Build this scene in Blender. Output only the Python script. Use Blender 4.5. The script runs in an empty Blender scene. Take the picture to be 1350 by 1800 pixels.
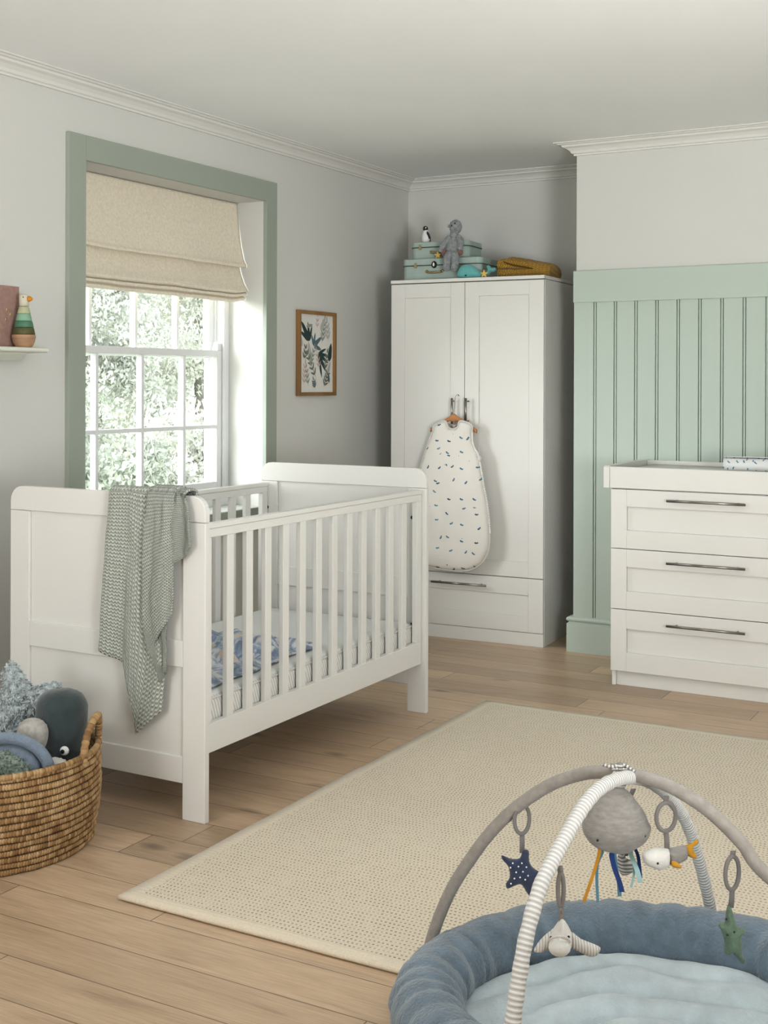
import bpy, bmesh, math, random
from mathutils import Vector, Matrix, noise, geometry
C = bpy.context.scene.collection
R_ = random.Random(7)
PI = math.pi
# ------------------------------------------------------------------ camera numbers (solved from the room's own right angles)
CX, CY, CH, YAW, FPX, ROLL, PY = 3.428, -3.6052, 1.3118, .5109, 2185.29, .0029, 673.6
DV = (-math.sin(YAW), math.cos(YAW)); RV = (math.cos(YAW), math.sin(YAW))
def ray(u, v):
    a = u-675; b = v-PY; c, s = math.cos(ROLL), math.sin(ROLL)
    U = c*a-s*b; W = s*a+c*b
    return (DV[0]+RV[0]*U/FPX, DV[1]+RV[1]*U/FPX, -W/FPX)
def PD(u, v, D):                       # world point at depth D
    r = ray(u, v); return Vector((CX+D*r[0], CY+D*r[1], CH+D*r[2]))
def hit(u, v, n, d0):                  # ray against the plane n.p = d0
    r = Vector(ray(u, v)); o = Vector((CX, CY, CH)); n = Vector(n)
    return o+r*((d0-n.dot(o))/n.dot(r))
def UD(U, D, z=0.): return Vector((CX+D*DV[0]+U*RV[0], CY+D*DV[1]+U*RV[1], z))

# ------------------------------------------------------------------ node helpers
def N(t, typ, ins=None, **props):
    n = t.nodes.new(typ)
    for k, v in props.items(): setattr(n, k, v)
    for k, v in (ins or {}).items():
        s = n.inputs[k]
        if isinstance(v, bpy.types.NodeSocket): t.links.new(v, s)
        else: s.default_value = v
    return n
def M(t, op, a, b=None, c=None):
    n = t.nodes.new('ShaderNodeMath'); n.operation = op
    for i, v in enumerate((a, b, c)):
        if v is None: continue
        if isinstance(v, bpy.types.NodeSocket): t.links.new(v, n.inputs[i])
        else: n.inputs[i].default_value = v
    return n.outputs[0]
def mixc(t, f, a, b, mode='MIX'):
    n = t.nodes.new('ShaderNodeMix'); n.data_type = 'RGBA'; n.blend_type = mode
    for k, v in ((0, f), (6, a), (7, b)):
        if isinstance(v, bpy.types.NodeSocket): t.links.new(v, n.inputs[k])
        else: n.inputs[k].default_value = v if k == 0 else (tuple(v)+(1,) if len(v) == 3 else v)
    return n.outputs[2]
def ramp(t, f, stops):
    n = t.nodes.new('ShaderNodeValToRGB'); t.links.new(f, n.inputs[0]); e = n.color_ramp.elements
    while len(e) < len(stops): e.new(.5)
    for x, (p, c) in zip(e, stops): x.position = p; x.color = tuple(c)+(1,)
    return n.outputs[0]
def lin(r, g, b):                      # sRGB 0..255 -> linear
    f = lambda x: (x/255/12.92 if x/255 <= .04045 else ((x/255+.055)/1.055)**2.4)
    return (f(r), f(g), f(b))
def base(name, rough=.5, sheen=0, metallic=0, spec=.4):
    m = bpy.data.materials.new(name); m.use_nodes = True; t = m.node_tree
    p = t.nodes['Principled BSDF']; p.inputs['Roughness'].default_value = rough
    p.inputs['Metallic'].default_value = metallic; p.inputs['Specular IOR Level'].default_value = spec
    if sheen: p.inputs['Sheen Weight'].default_value = sheen; p.inputs['Sheen Roughness'].default_value = .6
    return m, t, p
def bump(t, p, h, strength=.3, dist=.01):
    b = N(t, 'ShaderNodeBump', {'Height': h, 'Strength': strength, 'Distance': dist}); t.links.new(b.outputs[0], p.inputs['Normal'])
def mat(name, col, rough=.5, var=.06, vs=6, bp=0, bs=80, bd=.004, sheen=0, metallic=0, spec=.4, stretch=None):
    m, t, p = base(name, rough, sheen, metallic, spec)
    co = N(t, 'ShaderNodeTexCoord').outputs['Object']
    if stretch: co = N(t, 'ShaderNodeMapping', {'Vector': co, 'Scale': stretch}).outputs[0]
    nz = N(t, 'ShaderNodeTexNoise', {'Vector': co, 'Scale': vs, 'Detail': 5.}).outputs[0]
    d = tuple(c*(1-var) for c in col); l = tuple(min(1, c*(1+var)) for c in col)
    t.links.new(ramp(t, nz, [(.3, d), (.7, l)]), p.inputs['Base Color'])
    if bp:
        nb = N(t, 'ShaderNodeTexNoise', {'Vector': co, 'Scale': bs, 'Detail': 4.}).outputs[0]
        bump(t, p, nb, bp, bd)
    return m
MT = {}
def paint(name, rgb, rough=.55, **k): MT[name] = mat(name, lin(*rgb), rough, k.pop('var', .012), k.pop('vs', 2), k.pop('bp', .03), k.pop('bs', 260), .002, **k)
paint('wall paint', (213, 213, 208), .8)
paint('ceiling paint', (241, 242, 241), .85)
paint('cornice paint', (222, 221, 216), .7)
paint('sage casing paint', (162, 170, 158), .5)
paint('mint panelling paint', (189, 201, 191), .5)
paint('white furniture', (227, 226, 221), .38)
paint('white sash paint', (232, 233, 233), .4)
paint('shelf paint', (222, 224, 212), .5)
MT['steel'] = mat('brushed dark steel', (.33, .315, .29), .3, .15, 30, metallic=1)
MT['brass'] = mat('pale brass', (.55, .44, .24), .3, .15, 30, metallic=1)
MT['dark'] = mat('dark gap', (.03, .03, .03), .7)
MT['bolt'] = mat('dark bolt', (.02, .035, .05), .5)
MT['oak frame'] = mat('oak frame wood', lin(144, 110, 70), .5, .25, 9, .1, 60, stretch=(1, 1, .15))
MT['hanger wood'] = mat('hanger wood', lin(190, 135, 88), .45, .15, 12, stretch=(.3, 1, 1))
MT['paper'] = mat('paper', lin(226, 224, 218), .8, .02)
def cloth(name, rgb, var=.12, vs=30, bp=.4, bs=220, bd=.004, rough=.95, sheen=.25, **k): MT[name] = mat(name, lin(*rgb), rough, var, vs, bp, bs, bd, sheen=sheen, spec=.1, **k)
cloth('blind linen', (232, 223, 205), .08, 90, .25, 420, .002, sheen=.1)
cloth('grey plush', (150, 155, 156), .25, 70, .8, 160, .008)
cloth('pink plush', (140, 108, 100), .2, 70, .6, 160, .006)
cloth('navy velour', (58, 66, 88), .15, 60)
cloth('green velour', (104, 126, 108), .2, 80, .6, 200)
cloth('grey jersey', (148, 144, 138), .16, 90, .3, 300, stretch=(.6, .6, 1.8))
cloth('arch jersey', (152, 146, 139), .13, 60, .25, 300)
cloth('white jersey', (214, 212, 206), .06, 60)
cloth('white rib', (206, 203, 196), .06, 60)
cloth('mustard felt', (196, 146, 42), .1, 60)
cloth('mustard knit', (186, 146, 52), .15, 60, .5, 200)
cloth('dark petrol velvet', (50, 64, 66), .2, 24, .3, 90, .004, .6, .5)
cloth('oat marl', (178, 175, 168), .15, 90)
cloth('denim blue fleece', (134, 148, 163), .13, 60, .7, 190, .006)
cloth('green tweed', (140, 154, 143), .38, 130, .9, 150, .006)
cloth('shaggy blue', (200, 209, 210), .28, 60, .9, 120, .008)
cloth('turquoise plush', (112, 182, 180), .06, 40, .2, 200)
cloth('bolster fleece', (102, 118, 130), .2, 30, .8, 150, .005, sheen=.5)
cloth('pillow fleece', (182, 194, 197), .1, 22, .6, 150, .004, sheen=.4)
cloth('star yellow', (226, 196, 110), .06, 40, .2)
cloth('grey ring', (126, 122, 118), .06, 40, .1)
for nm, rgb in (('teal ribbon', (96, 138, 152)), ('royal ribbon', (38, 62, 116)), ('pale ribbon', (176, 208, 206)), ('amber ribbon', (190, 136, 44))): cloth(nm, rgb, .06, 40, .15)
MT['black'] = mat('black bead', (.012, .012, .014), .3)
MT['white bead'] = mat('white bead', (.85, .85, .83), .4)
MT['penguin black'] = mat('penguin black', (.02, .02, .022), .5)
MT['amber'] = mat('amber beak', lin(205, 140, 40), .5)
MT['mint card'] = mat('mint suitcase card', lin(172, 188, 180), .6, .05, 20, .05)
MT['seam'] = mat('dark seam', lin(90, 100, 92), .6)
MT['pink book'] = mat('dusty pink cloth', lin(164, 134, 124), .8, .12, 60, .1, 200)
MT['gold'] = mat('gold foil', (.75, .58, .25), .35, metallic=1)
for nm, rgb in (('bird cream', (205, 200, 182)), ('bird pale green', (182, 186, 152)), ('bird mint', (140, 178, 152)), ('bird green', (84, 128, 102)), ('bird olive', (92, 92, 58))): MT[nm] = mat(nm, lin(*rgb), .5, .05, 20)
MT['bird wood'] = mat('bird base wood', lin(182, 146, 116), .5, .25, 14, .1, 60, stretch=(.4, 1, 3))
MT['bark'] = mat('bark', lin(150, 146, 138), .9, .3, 8, .6, 12, .02)
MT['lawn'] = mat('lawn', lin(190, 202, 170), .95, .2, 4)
for i, rgb in enumerate(((219, 221, 213), (208, 212, 202), (222, 223, 214))):  # leaf colours paled to stand in for the haze and glare outdoors
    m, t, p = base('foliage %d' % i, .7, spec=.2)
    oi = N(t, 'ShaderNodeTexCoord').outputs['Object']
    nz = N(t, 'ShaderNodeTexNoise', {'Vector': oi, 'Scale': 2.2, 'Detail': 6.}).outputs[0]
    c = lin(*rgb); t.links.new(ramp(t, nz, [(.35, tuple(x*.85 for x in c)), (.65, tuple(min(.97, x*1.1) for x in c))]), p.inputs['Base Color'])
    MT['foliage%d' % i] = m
# glass
m = bpy.data.materials.new('window glass'); m.use_nodes = True; t = m.node_tree; t.nodes.clear()
o = N(t, 'ShaderNodeOutputMaterial'); fr = N(t, 'ShaderNodeFresnel', {'IOR': 1.3})
mx = N(t, 'ShaderNodeMixShader', {0: fr.outputs[0], 1: N(t, 'ShaderNodeBsdfTransparent', {'Color': (.97, .98, .98, 1)}).outputs[0], 2: N(t, 'ShaderNodeBsdfGlossy', {'Roughness': .02}).outputs[0]})
t.links.new(mx.outputs[0], o.inputs[0]); MT['glass'] = m
# oak floor: planks run along x, .151 m wide
def floor_mat():
    m, t, p = base('oak plank floor', .42, spec=.5)
    sp = N(t, 'ShaderNodeSeparateXYZ', {0: N(t, 'ShaderNodeTexCoord').outputs['Object']}); x, y = sp.outputs[0], sp.outputs[1]
    W_, L_ = .151, 1.35
    ry = M(t, 'DIVIDE', M(t, 'ADD', y, 1.2397+.151*40), W_); row = M(t, 'FLOOR', ry); fy = M(t, 'FRACT', ry)
    r1 = N(t, 'ShaderNodeTexWhiteNoise', {'W': M(t, 'ADD', row, 3.3)}, noise_dimensions='1D').outputs[0]
    rx = M(t, 'ADD', M(t, 'DIVIDE', x, L_), M(t, 'MULTIPLY', r1, 7.)); col = M(t, 'FLOOR', rx); fx = M(t, 'FRACT', rx)
    cb = N(t, 'ShaderNodeCombineXYZ', {0: row, 1: col})
    wn = N(t, 'ShaderNodeTexWhiteNoise', {'Vector': cb.outputs[0]}, noise_dimensions='2D'); pid = wn.outputs[0]
    off = N(t, 'ShaderNodeCombineXYZ', {0: M(t, 'ADD', M(t, 'MULTIPLY', x, 1.6), M(t, 'MULTIPLY', pid, 31.)), 1: M(t, 'ADD', M(t, 'MULTIPLY', y, 13.), M(t, 'MULTIPLY', pid, 17.)), 2: pid})
    g1 = N(t, 'ShaderNodeTexNoise', {'Vector': off.outputs[0], 'Scale': 1.6, 'Detail': 7., 'Roughness': .62, 'Distortion': .6}).outputs[0]
    off2 = N(t, 'ShaderNodeCombineXYZ', {0: M(t, 'MULTIPLY', x, 5.), 1: M(t, 'MULTIPLY', y, 120.), 2: pid})
    g2 = N(t, 'ShaderNodeTexNoise', {'Vector': off2.outputs[0], 'Scale': 2., 'Detail': 4.}).outputs[0]
    c = ramp(t, g1, [(.28, lin(150, 128, 104)), (.46, lin(192, 167, 139)), (.62, lin(206, 182, 154)), (.8, lin(218, 196, 170))])
    c = mixc(t, .5, c, ramp(t, g2, [(.3, lin(176, 152, 126)), (.7, lin(212, 189, 163))]))
    tone = ramp(t, pid, [(0., (.78, .77, .76)), (.5, (1., .99, .98)), (1., (1.12, 1.12, 1.11))])
    c = mixc(t, 1., c, tone, 'MULTIPLY')
    kn = N(t, 'ShaderNodeTexVoronoi', {'Vector': N(t, 'ShaderNodeCombineXYZ', {0: M(t, 'MULTIPLY', x, 1.5), 1: M(t, 'MULTIPLY', y, 3.2), 2: 0.}).outputs[0], 'Scale': 1.7}).outputs[0]
    nk = N(t, 'ShaderNodeTexNoise', {'Vector': off.outputs[0], 'Scale': 6.}).outputs[0]
    k = M(t, 'LESS_THAN', M(t, 'ADD', kn, M(t, 'MULTIPLY', nk, .12)), .115)
    ks = N(t, 'ShaderNodeMapRange', {0: M(t, 'ADD', kn, M(t, 'MULTIPLY', nk, .14)), 1: .05, 2: .22, 3: .85, 4: 0.}).outputs[0]
    c = mixc(t, ks, c, lin(92, 82, 74))
    e = M(t, 'MINIMUM', fy, M(t, 'SUBTRACT', 1., fy)); ex = M(t, 'MINIMUM', fx, M(t, 'SUBTRACT', 1., fx))
    s = M(t, 'MAXIMUM', M(t, 'LESS_THAN', e, .009), M(t, 'LESS_THAN', ex, .0011))
    c = mixc(t, M(t, 'MULTIPLY', s, .75), c, lin(66, 52, 40))
    t.links.new(c, p.inputs['Base Color'])
    t.links.new(M(t, 'ADD', .28, M(t, 'MULTIPLY', g1, .2)), p.inputs['Roughness'])
    bump(t, p, M(t, 'SUBTRACT', M(t, 'MULTIPLY', g2, .3), s), .25, .002)
    return m
MT['floor'] = floor_mat()
def rug_mat(x0, x1, y0, y1):
    m, t, p = base('woven cream rug', .95, sheen=.2, spec=.1)
    co = N(t, 'ShaderNodeTexCoord').outputs['Object']; sp = N(t, 'ShaderNodeSeparateXYZ', {0: co}); x, y = sp.outputs[0], sp.outputs[1]
    wob = N(t, 'ShaderNodeTexNoise', {'Vector': co, 'Scale': 3.}).outputs[0]
    rw = M(t, 'ADD', M(t, 'DIVIDE', y, .0168), M(t, 'MULTIPLY', wob, .5)); row = M(t, 'FLOOR', rw); fy = M(t, 'FRACT', rw)
    ph = N(t, 'ShaderNodeTexWhiteNoise', {'W': row}, noise_dimensions='1D').outputs[0]
    rx = M(t, 'ADD', M(t, 'DIVIDE', x, .0118), M(t, 'MULTIPLY', ph, 3.)); fx = M(t, 'FRACT', rx)
    dash = M(t, 'MULTIPLY', M(t, 'LESS_THAN', M(t, 'ABSOLUTE', M(t, 'SUBTRACT', fy, .5)), .15), M(t, 'LESS_THAN', fx, .5))
    edge = M(t, 'MINIMUM', M(t, 'MINIMUM', M(t, 'SUBTRACT', x, x0), M(t, 'SUBTRACT', x1, x)), M(t, 'MINIMUM', M(t, 'SUBTRACT', y, y0), M(t, 'SUBTRACT', y1, y)))
    dash = M(t, 'MULTIPLY', dash, M(t, 'GREATER_THAN', edge, .045))
    wv = N(t, 'ShaderNodeTexNoise', {'Vector': co, 'Scale': 170., 'Detail': 3.}).outputs[0]
    big = N(t, 'ShaderNodeTexNoise', {'Vector': co, 'Scale': 2., 'Detail': 3.}).outputs[0]
    c = mixc(t, wv, lin(209, 197, 175), lin(241, 231, 212)); c = mixc(t, M(t, 'MULTIPLY', big, .3), c, lin(200, 185, 159))
    dn = N(t, 'ShaderNodeTexNoise', {'Vector': co, 'Scale': 45.}).outputs[0]
    c = mixc(t, M(t, 'MULTIPLY', dash, N(t, 'ShaderNodeMapRange', {0: dn, 1: .3, 2: .6, 3: .3, 4: .85}).outputs[0]), c, lin(124, 104, 78))
    t.links.new(c, p.inputs['Base Color'])
    rid = M(t, 'SINE', M(t, 'MULTIPLY', rw, 2*PI))
    h = M(t, 'ADD', M(t, 'SUBTRACT', M(t, 'MULTIPLY', wv, .5), M(t, 'MULTIPLY', dash, 1.)), M(t, 'MULTIPLY', rid, -.25))
    bump(t, p, h, .5, .003)
    return m
def knit_mat(name, rgb, rgb2, pu=.011, pv=.0085, chevron=.5):
    m, t, p = base(name, .95, sheen=.2, spec=.1)
    sp = N(t, 'ShaderNodeSeparateXYZ', {0: N(t, 'ShaderNodeTexCoord').outputs['UV']}); u, v = sp.outputs[0], sp.outputs[1]
    fu = M(t, 'DIVIDE', u, pu); tri = M(t, 'ABSOLUTE', M(t, 'SUBTRACT', M(t, 'FRACT', fu), .5))
    nz = N(t, 'ShaderNodeTexNoise', {'Vector': N(t, 'ShaderNodeTexCoord').outputs['UV'], 'Scale': 90.}).outputs[0]
    st = M(t, 'SINE', M(t, 'ADD', M(t, 'MULTIPLY', M(t, 'ADD', M(t, 'DIVIDE', v, pv), M(t, 'MULTIPLY', tri, chevron*2)), 2*PI), M(t, 'MULTIPLY', nz, 2.5)))
    h = M(t, 'ADD', M(t, 'MULTIPLY', st, .5), M(t, 'MULTIPLY', tri, -.8))
    c = mixc(t, N(t, 'ShaderNodeMapRange', {0: h, 1: -.6, 2: .35}).outputs[0], lin(*rgb2), lin(*rgb))
    t.links.new(c, p.inputs['Base Color']); bump(t, p, h, .9, .004)
    return m
MT['sage knit'] = knit_mat('sage knit', (216, 220, 210), (156, 163, 153), .014, .0105)
MT['mustard cable'] = knit_mat('mustard cable', (200, 158, 60), (150, 112, 36), .022, .014, .8)
def stripe_mat(name, ca, cb, period, coord='UV', axis=1, duty=.5, bp=.5):
    m, t, p = base(name, .9, sheen=.15, spec=.1)
    sp = N(t, 'ShaderNodeSeparateXYZ', {0: N(t, 'ShaderNodeTexCoord').outputs[coord]})
    s = M(t, 'SINE', M(t, 'MULTIPLY', sp.outputs[axis], 2*PI/period))
    t.links.new(mixc(t, N(t, 'ShaderNodeMapRange', {0: s, 1: -.3+duty-.5, 2: .3+duty-.5}).outputs[0], lin(*ca), lin(*cb)), p.inputs['Base Color'])
    bump(t, p, s, bp, .002); return m
MT['striped sleeve'] = stripe_mat('grey white striped sleeve', (190, 188, 184), (220, 219, 215), .0085)
MT['ribbed white'] = stripe_mat('ribbed white jersey', (186, 183, 176), (216, 213, 206), .0052, 'Object', 0)
MT['tie rib'] = stripe_mat('grey striped tie', (128, 126, 122), (206, 203, 197), .007)
def mattress_mat():
    m, t, p = base('ticking mattress cover', .9, sheen=.15, spec=.1)
    tc = N(t, 'ShaderNodeTexCoord').outputs['Object']; sp = N(t, 'ShaderNodeSeparateXYZ', {0: tc})
    nz = N(t, 'ShaderNodeTexNoise', {'Vector': tc, 'Scale': 3.}).outputs[0]
    s = M(t, 'SINE', M(t, 'MULTIPLY', M(t, 'ADD', sp.outputs[1], M(t, 'ADD', M(t, 'MULTIPLY', sp.outputs[2], .35), M(t, 'MULTIPLY', nz, .04))), 2*PI/.0125))
    side = M(t, 'LESS_THAN', M(t, 'ABSOLUTE', N(t, 'ShaderNodeSeparateXYZ', {0: N(t, 'ShaderNodeNewGeometry').outputs['Normal']}).outputs[2]), .75)
    f = M(t, 'MULTIPLY', side, M(t, 'GREATER_THAN', s, .45))
    t.links.new(mixc(t, f, lin(226, 227, 224), lin(200, 193, 180)), p.inputs['Base Color'])
    bump(t, p, N(t, 'ShaderNodeTexNoise', {'Vector': tc, 'Scale': 25.}).outputs[0], .2, .004)
    return m
MT['mattress'] = mattress_mat()
def toile_mat():
    m, t, p = base('blue and white patterned muslin', .95, sheen=.2, spec=.1)
    tc = N(t, 'ShaderNodeTexCoord').outputs['UV']
    a = N(t, 'ShaderNodeTexNoise', {'Vector': tc, 'Scale': 26., 'Detail': 2., 'Distortion': .6}).outputs[0]
    b = N(t, 'ShaderNodeTexNoise', {'Vector': tc, 'Scale': 9., 'Detail': 2.}).outputs[0]
    c = ramp(t, a, [(.4, lin(132, 148, 170)), (.5, lin(170, 182, 198)), (.62, lin(224, 224, 224))])
    c = mixc(t, M(t, 'MULTIPLY', M(t, 'GREATER_THAN', b, .63), .8), c, lin(216, 200, 180))
    t.links.new(c, p.inputs['Base Color']); bump(t, p, a, .3, .004); return m
MT['toile'] = toile_mat()
def whale_print(name, ca, cb, scale, thr=.15):
    m, t, p = base(name, .9, sheen=.2, spec=.1)
    tc = N(t, 'ShaderNodeTexCoord').outputs['UV']
    v = N(t, 'ShaderNodeTexVoronoi', {'Vector': tc, 'Scale': scale, 'Randomness': .55})
    dl = N(t, 'ShaderNodeVectorMath', {0: N(t, 'ShaderNodeVectorMath', {0: tc, 'Scale': scale}, operation='SCALE').outputs[0], 1: N(t, 'ShaderNodeVectorMath', {0: v.outputs['Position'], 'Scale': scale}, operation='SCALE').outputs[0]}, operation='SUBTRACT').outputs[0]
    ds = N(t, 'ShaderNodeSeparateXYZ', {0: dl}); dx, dy = ds.outputs[0], ds.outputs[1]
    cs = N(t, 'ShaderNodeSeparateColor', {0: v.outputs['Color']}); ang = M(t, 'MULTIPLY', M(t, 'SUBTRACT', cs.outputs[0], .5), 1.8)
    ca_, sa_ = M(t, 'COSINE', ang), M(t, 'SINE', ang)
    lx = M(t, 'ADD', M(t, 'MULTIPLY', dx, ca_), M(t, 'MULTIPLY', dy, sa_)); ly = M(t, 'SUBTRACT', M(t, 'MULTIPLY', dy, ca_), M(t, 'MULTIPLY', dx, sa_))
    e1 = M(t, 'ADD', M(t, 'POWER', M(t, 'ABSOLUTE', M(t, 'DIVIDE', lx, thr)), 2.), M(t, 'POWER', M(t, 'ABSOLUTE', M(t, 'DIVIDE', ly, thr*.55)), 2.))
    tl = M(t, 'ADD', M(t, 'POWER', M(t, 'ABSOLUTE', M(t, 'DIVIDE', M(t, 'SUBTRACT', lx, thr*1.15), thr*.45)), 2.), M(t, 'POWER', M(t, 'ABSOLUTE', M(t, 'DIVIDE', M(t, 'SUBTRACT', ly, thr*.35), thr*.5)), 2.))
    f = M(t, 'MAXIMUM', M(t, 'LESS_THAN', e1, 1.), M(t, 'LESS_THAN', tl, 1.))
    v2 = N(t, 'ShaderNodeTexVoronoi', {'Vector': tc, 'Scale': scale*1.35, 'Randomness': 1.}).outputs[0]
    c = mixc(t, f, ca, mixc(t, cs.outputs[1], cb, lin(112, 148, 164)))
    c = mixc(t, M(t, 'LESS_THAN', v2, .045), c, lin(150, 152, 150))
    t.links.new(c, p.inputs['Base Color'])
    bump(t, p, N(t, 'ShaderNodeTexNoise', {'Vector': tc, 'Scale': 40.}).outputs[0], .25, .004); return m
MT['whale print'] = whale_print('white cotton with small blue whales', lin(226, 223, 215), lin(58, 88, 118), 13.8, .105)
MT['roll print'] = whale_print('white cotton with blue flecks', lin(222, 224, 222), lin(90, 128, 150), 24., .14)
def basket_mat(pitch):
    m, t, p = base('coiled seagrass', .75, spec=.25)
    co = N(t, 'ShaderNodeTexCoord').outputs['UV']; sp = N(t, 'ShaderNodeSeparateXYZ', {0: co})
    row = M(t, 'FLOOR', sp.outputs[1]); fv = M(t, 'FRACT', sp.outputs[1])
    fu = M(t, 'FRACT', M(t, 'ADD', M(t, 'MULTIPLY', sp.outputs[0], 1.), M(t, 'MULTIPLY', row, .37)))
    st = N(t, 'ShaderNodeTexWhiteNoise', {'Vector': N(t, 'ShaderNodeCombineXYZ', {0: M(t, 'FLOOR', M(t, 'ADD', sp.outputs[0], M(t, 'MULTIPLY', row, .37))), 1: row}).outputs[0]}, noise_dimensions='2D').outputs[0]
    nz = N(t, 'ShaderNodeTexNoise', {'Vector': N(t, 'ShaderNodeTexCoord').outputs['Object'], 'Scale': 14., 'Detail': 5.}).outputs[0]
    c = ramp(t, M(t, 'ADD', M(t, 'MULTIPLY', nz, .7), M(t, 'MULTIPLY', st, .3)), [(.3, lin(136, 106, 72)), (.5, lin(174, 142, 101)), (.7, lin(202, 174, 134))])
    gap = M(t, 'MAXIMUM', M(t, 'LESS_THAN', M(t, 'MINIMUM', fv, M(t, 'SUBTRACT', 1., fv)), .09), M(t, 'MULTIPLY', M(t, 'LESS_THAN', fu, .18), M(t, 'LESS_THAN', M(t, 'MINIMUM', fv, M(t, 'SUBTRACT', 1., fv)), .24)))
    c = mixc(t, M(t, 'MULTIPLY', gap, .8), c, lin(62, 40, 22)); t.links.new(c, p.inputs['Base Color'])
    bump(t, p, M(t, 'ADD', M(t, 'ABSOLUTE', M(t, 'SINE', M(t, 'MULTIPLY', fu, PI))), nz), .5, .004); return m
MT['basket'] = basket_mat(.0245)

# ------------------------------------------------------------------ mesh builder
class MB:
    def __init__(s): s.v = []; s.f = []; s.mi = []; s.uv = {}; s.cm = 0
    def add(s, vs, fs, uvs=None):
        k = len(s.v); s.v += [tuple(q) for q in vs]
        for f in fs: s.f.append(tuple(i+k for i in f)); s.mi.append(s.cm)
        if uvs:
            for i, q in enumerate(uvs): s.uv[k+i] = q
        return s
    def box(s, x0, x1, y0, y1, z0, z1):
        v = [(x, y, z) for x in (x0, x1) for y in (y0, y1) for z in (z0, z1)]
        return s.add(v, [(0, 1, 3, 2), (4, 6, 7, 5), (0, 4, 5, 1), (2, 3, 7, 6), (0, 2, 6, 4), (1, 5, 7, 3)])
    def prism(s, poly, ax, a, b):
        n = len(poly)
        mk = {'y': lambda p, t: (p[0], t, p[1]), 'x': lambda p, t: (t, p[0], p[1]), 'z': lambda p, t: (p[0], p[1], t)}[ax]
        v = [mk(p, a) for p in poly]+[mk(p, b) for p in poly]
        return s.add(v, [tuple(range(n)), tuple(range(2*n-1, n-1, -1))]+[(i, (i+1) % n, n+(i+1) % n, n+i) for i in range(n)])
    def grid(s, fn, nu, nv, wu=False, wv=False, uv=None):
        v = []; u_ = []; cu = nu if wu else nu+1; cv = nv if wv else nv+1
        for i in range(cu):
            for j in range(cv):
                v.append(fn(i/nu, j/nv)); u_.append(uv(i/nu, j/nv) if uv else (i/nu, j/nv))
        f = [(i*cv+j, ((i+1) % cu)*cv+j, ((i+1) % cu)*cv+(j+1) % cv, i*cv+(j+1) % cv) for i in range(nu) for j in range(nv)]
        return s.add(v, f, u_)
    def tube(s, pts, r, n=14, caps=True, closed=False, uvs=True):
        P = [Vector(p) for p in pts]; m = len(P); rr = r if hasattr(r, '__len__') else [r]*m
        T = [((P[(i+1) % m]-P[i-1]) if closed else (P[min(i+1, m-1)]-P[max(i-1, 0)])).normalized() for i in range(m)]
        a = T[0].orthogonal().normalized(); v = []; u_ = []; L = 0
        for i in range(m):
            a = (a-T[i]*a.dot(T[i])).normalized(); b = T[i].cross(a)
            if i: L += (P[i]-P[i-1]).length
            for j in range(n):
                w = 2*PI*j/n; v.append(P[i]+(a*math.cos(w)+b*math.sin(w))*rr[i]); u_.append((j/n, L))
        k = m if closed else m-1
        f = [(i*n+j, i*n+(j+1) % n, ((i+1) % m)*n+(j+1) % n, ((i+1) % m)*n+j) for i in range(k) for j in range(n)]
        if caps and not closed: f += [tuple(range(n-1, -1, -1)), tuple(range((m-1)*n, m*n))]
        return s.add(v, f, u_)
    def lathe(s, prof, c=(0, 0, 0), n=32, fn=None):
        m = len(prof); v = []
        for r, z in prof:
            for j in range(n):
                w = 2*PI*j/n; v.append((c[0]+r*math.cos(w), c[1]+r*math.sin(w), c[2]+z))
        f = [(i*n+j, i*n+(j+1) % n, (i+1)*n+(j+1) % n, (i+1)*n+j) for i in range(m-1) for j in range(n)]
        f += [tuple(range(n-1, -1, -1)), tuple(range((m-1)*n, m*n))]
        return s.add(v, f)
    def ell(s, c, r, nu=24, nv=14, rot=None, fn=None):
        v = []; c = Vector(c)
        for i in range(nv+1):
            ph = PI*i/nv
            for j in range(nu):
                th = 2*PI*j/nu; d = Vector((math.sin(ph)*math.cos(th), math.sin(ph)*math.sin(th), math.cos(ph)))
                q = Vector((d.x*r[0], d.y*r[1], d.z*r[2]))
                if fn: q = fn(d, q)
                if rot: q = rot @ q
                v.append(c+q)
        f = [(i*nu+j, i*nu+(j+1) % nu, (i+1)*nu+(j+1) % nu, (i+1)*nu+j) for i in range(nv) for j in range(nu)]
        return s.add(v, f, [(q[0], q[2]) for q in v])
    def strip(s, pts, w, th=.0015, up=(0, 0, 1), side=None):          # flat ribbon along pts; width along `side`
        sd = Vector(side or (1, 0, 0)); P = [Vector(p) for p in pts]; m = len(P); v = []
        for i, p in enumerate(P):
            tn = (P[min(i+1, m-1)]-P[max(i-1, 0)]).normalized(); nn = tn.cross(sd).normalized()
            ww = w[i] if hasattr(w, '__len__') else w
            v += [p+sd*ww/2+nn*th, p-sd*ww/2+nn*th, p-sd*ww/2-nn*th, p+sd*ww/2-nn*th]
        f = [(i*4+j, i*4+(j+1) % 4, i*4+4+(j+1) % 4, i*4+4+j) for i in range(m-1) for j in range(4)]+[(3, 2, 1, 0), (m*4-4, m*4-3, m*4-2, m*4-1)]
        return s.add(v, f)
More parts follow.
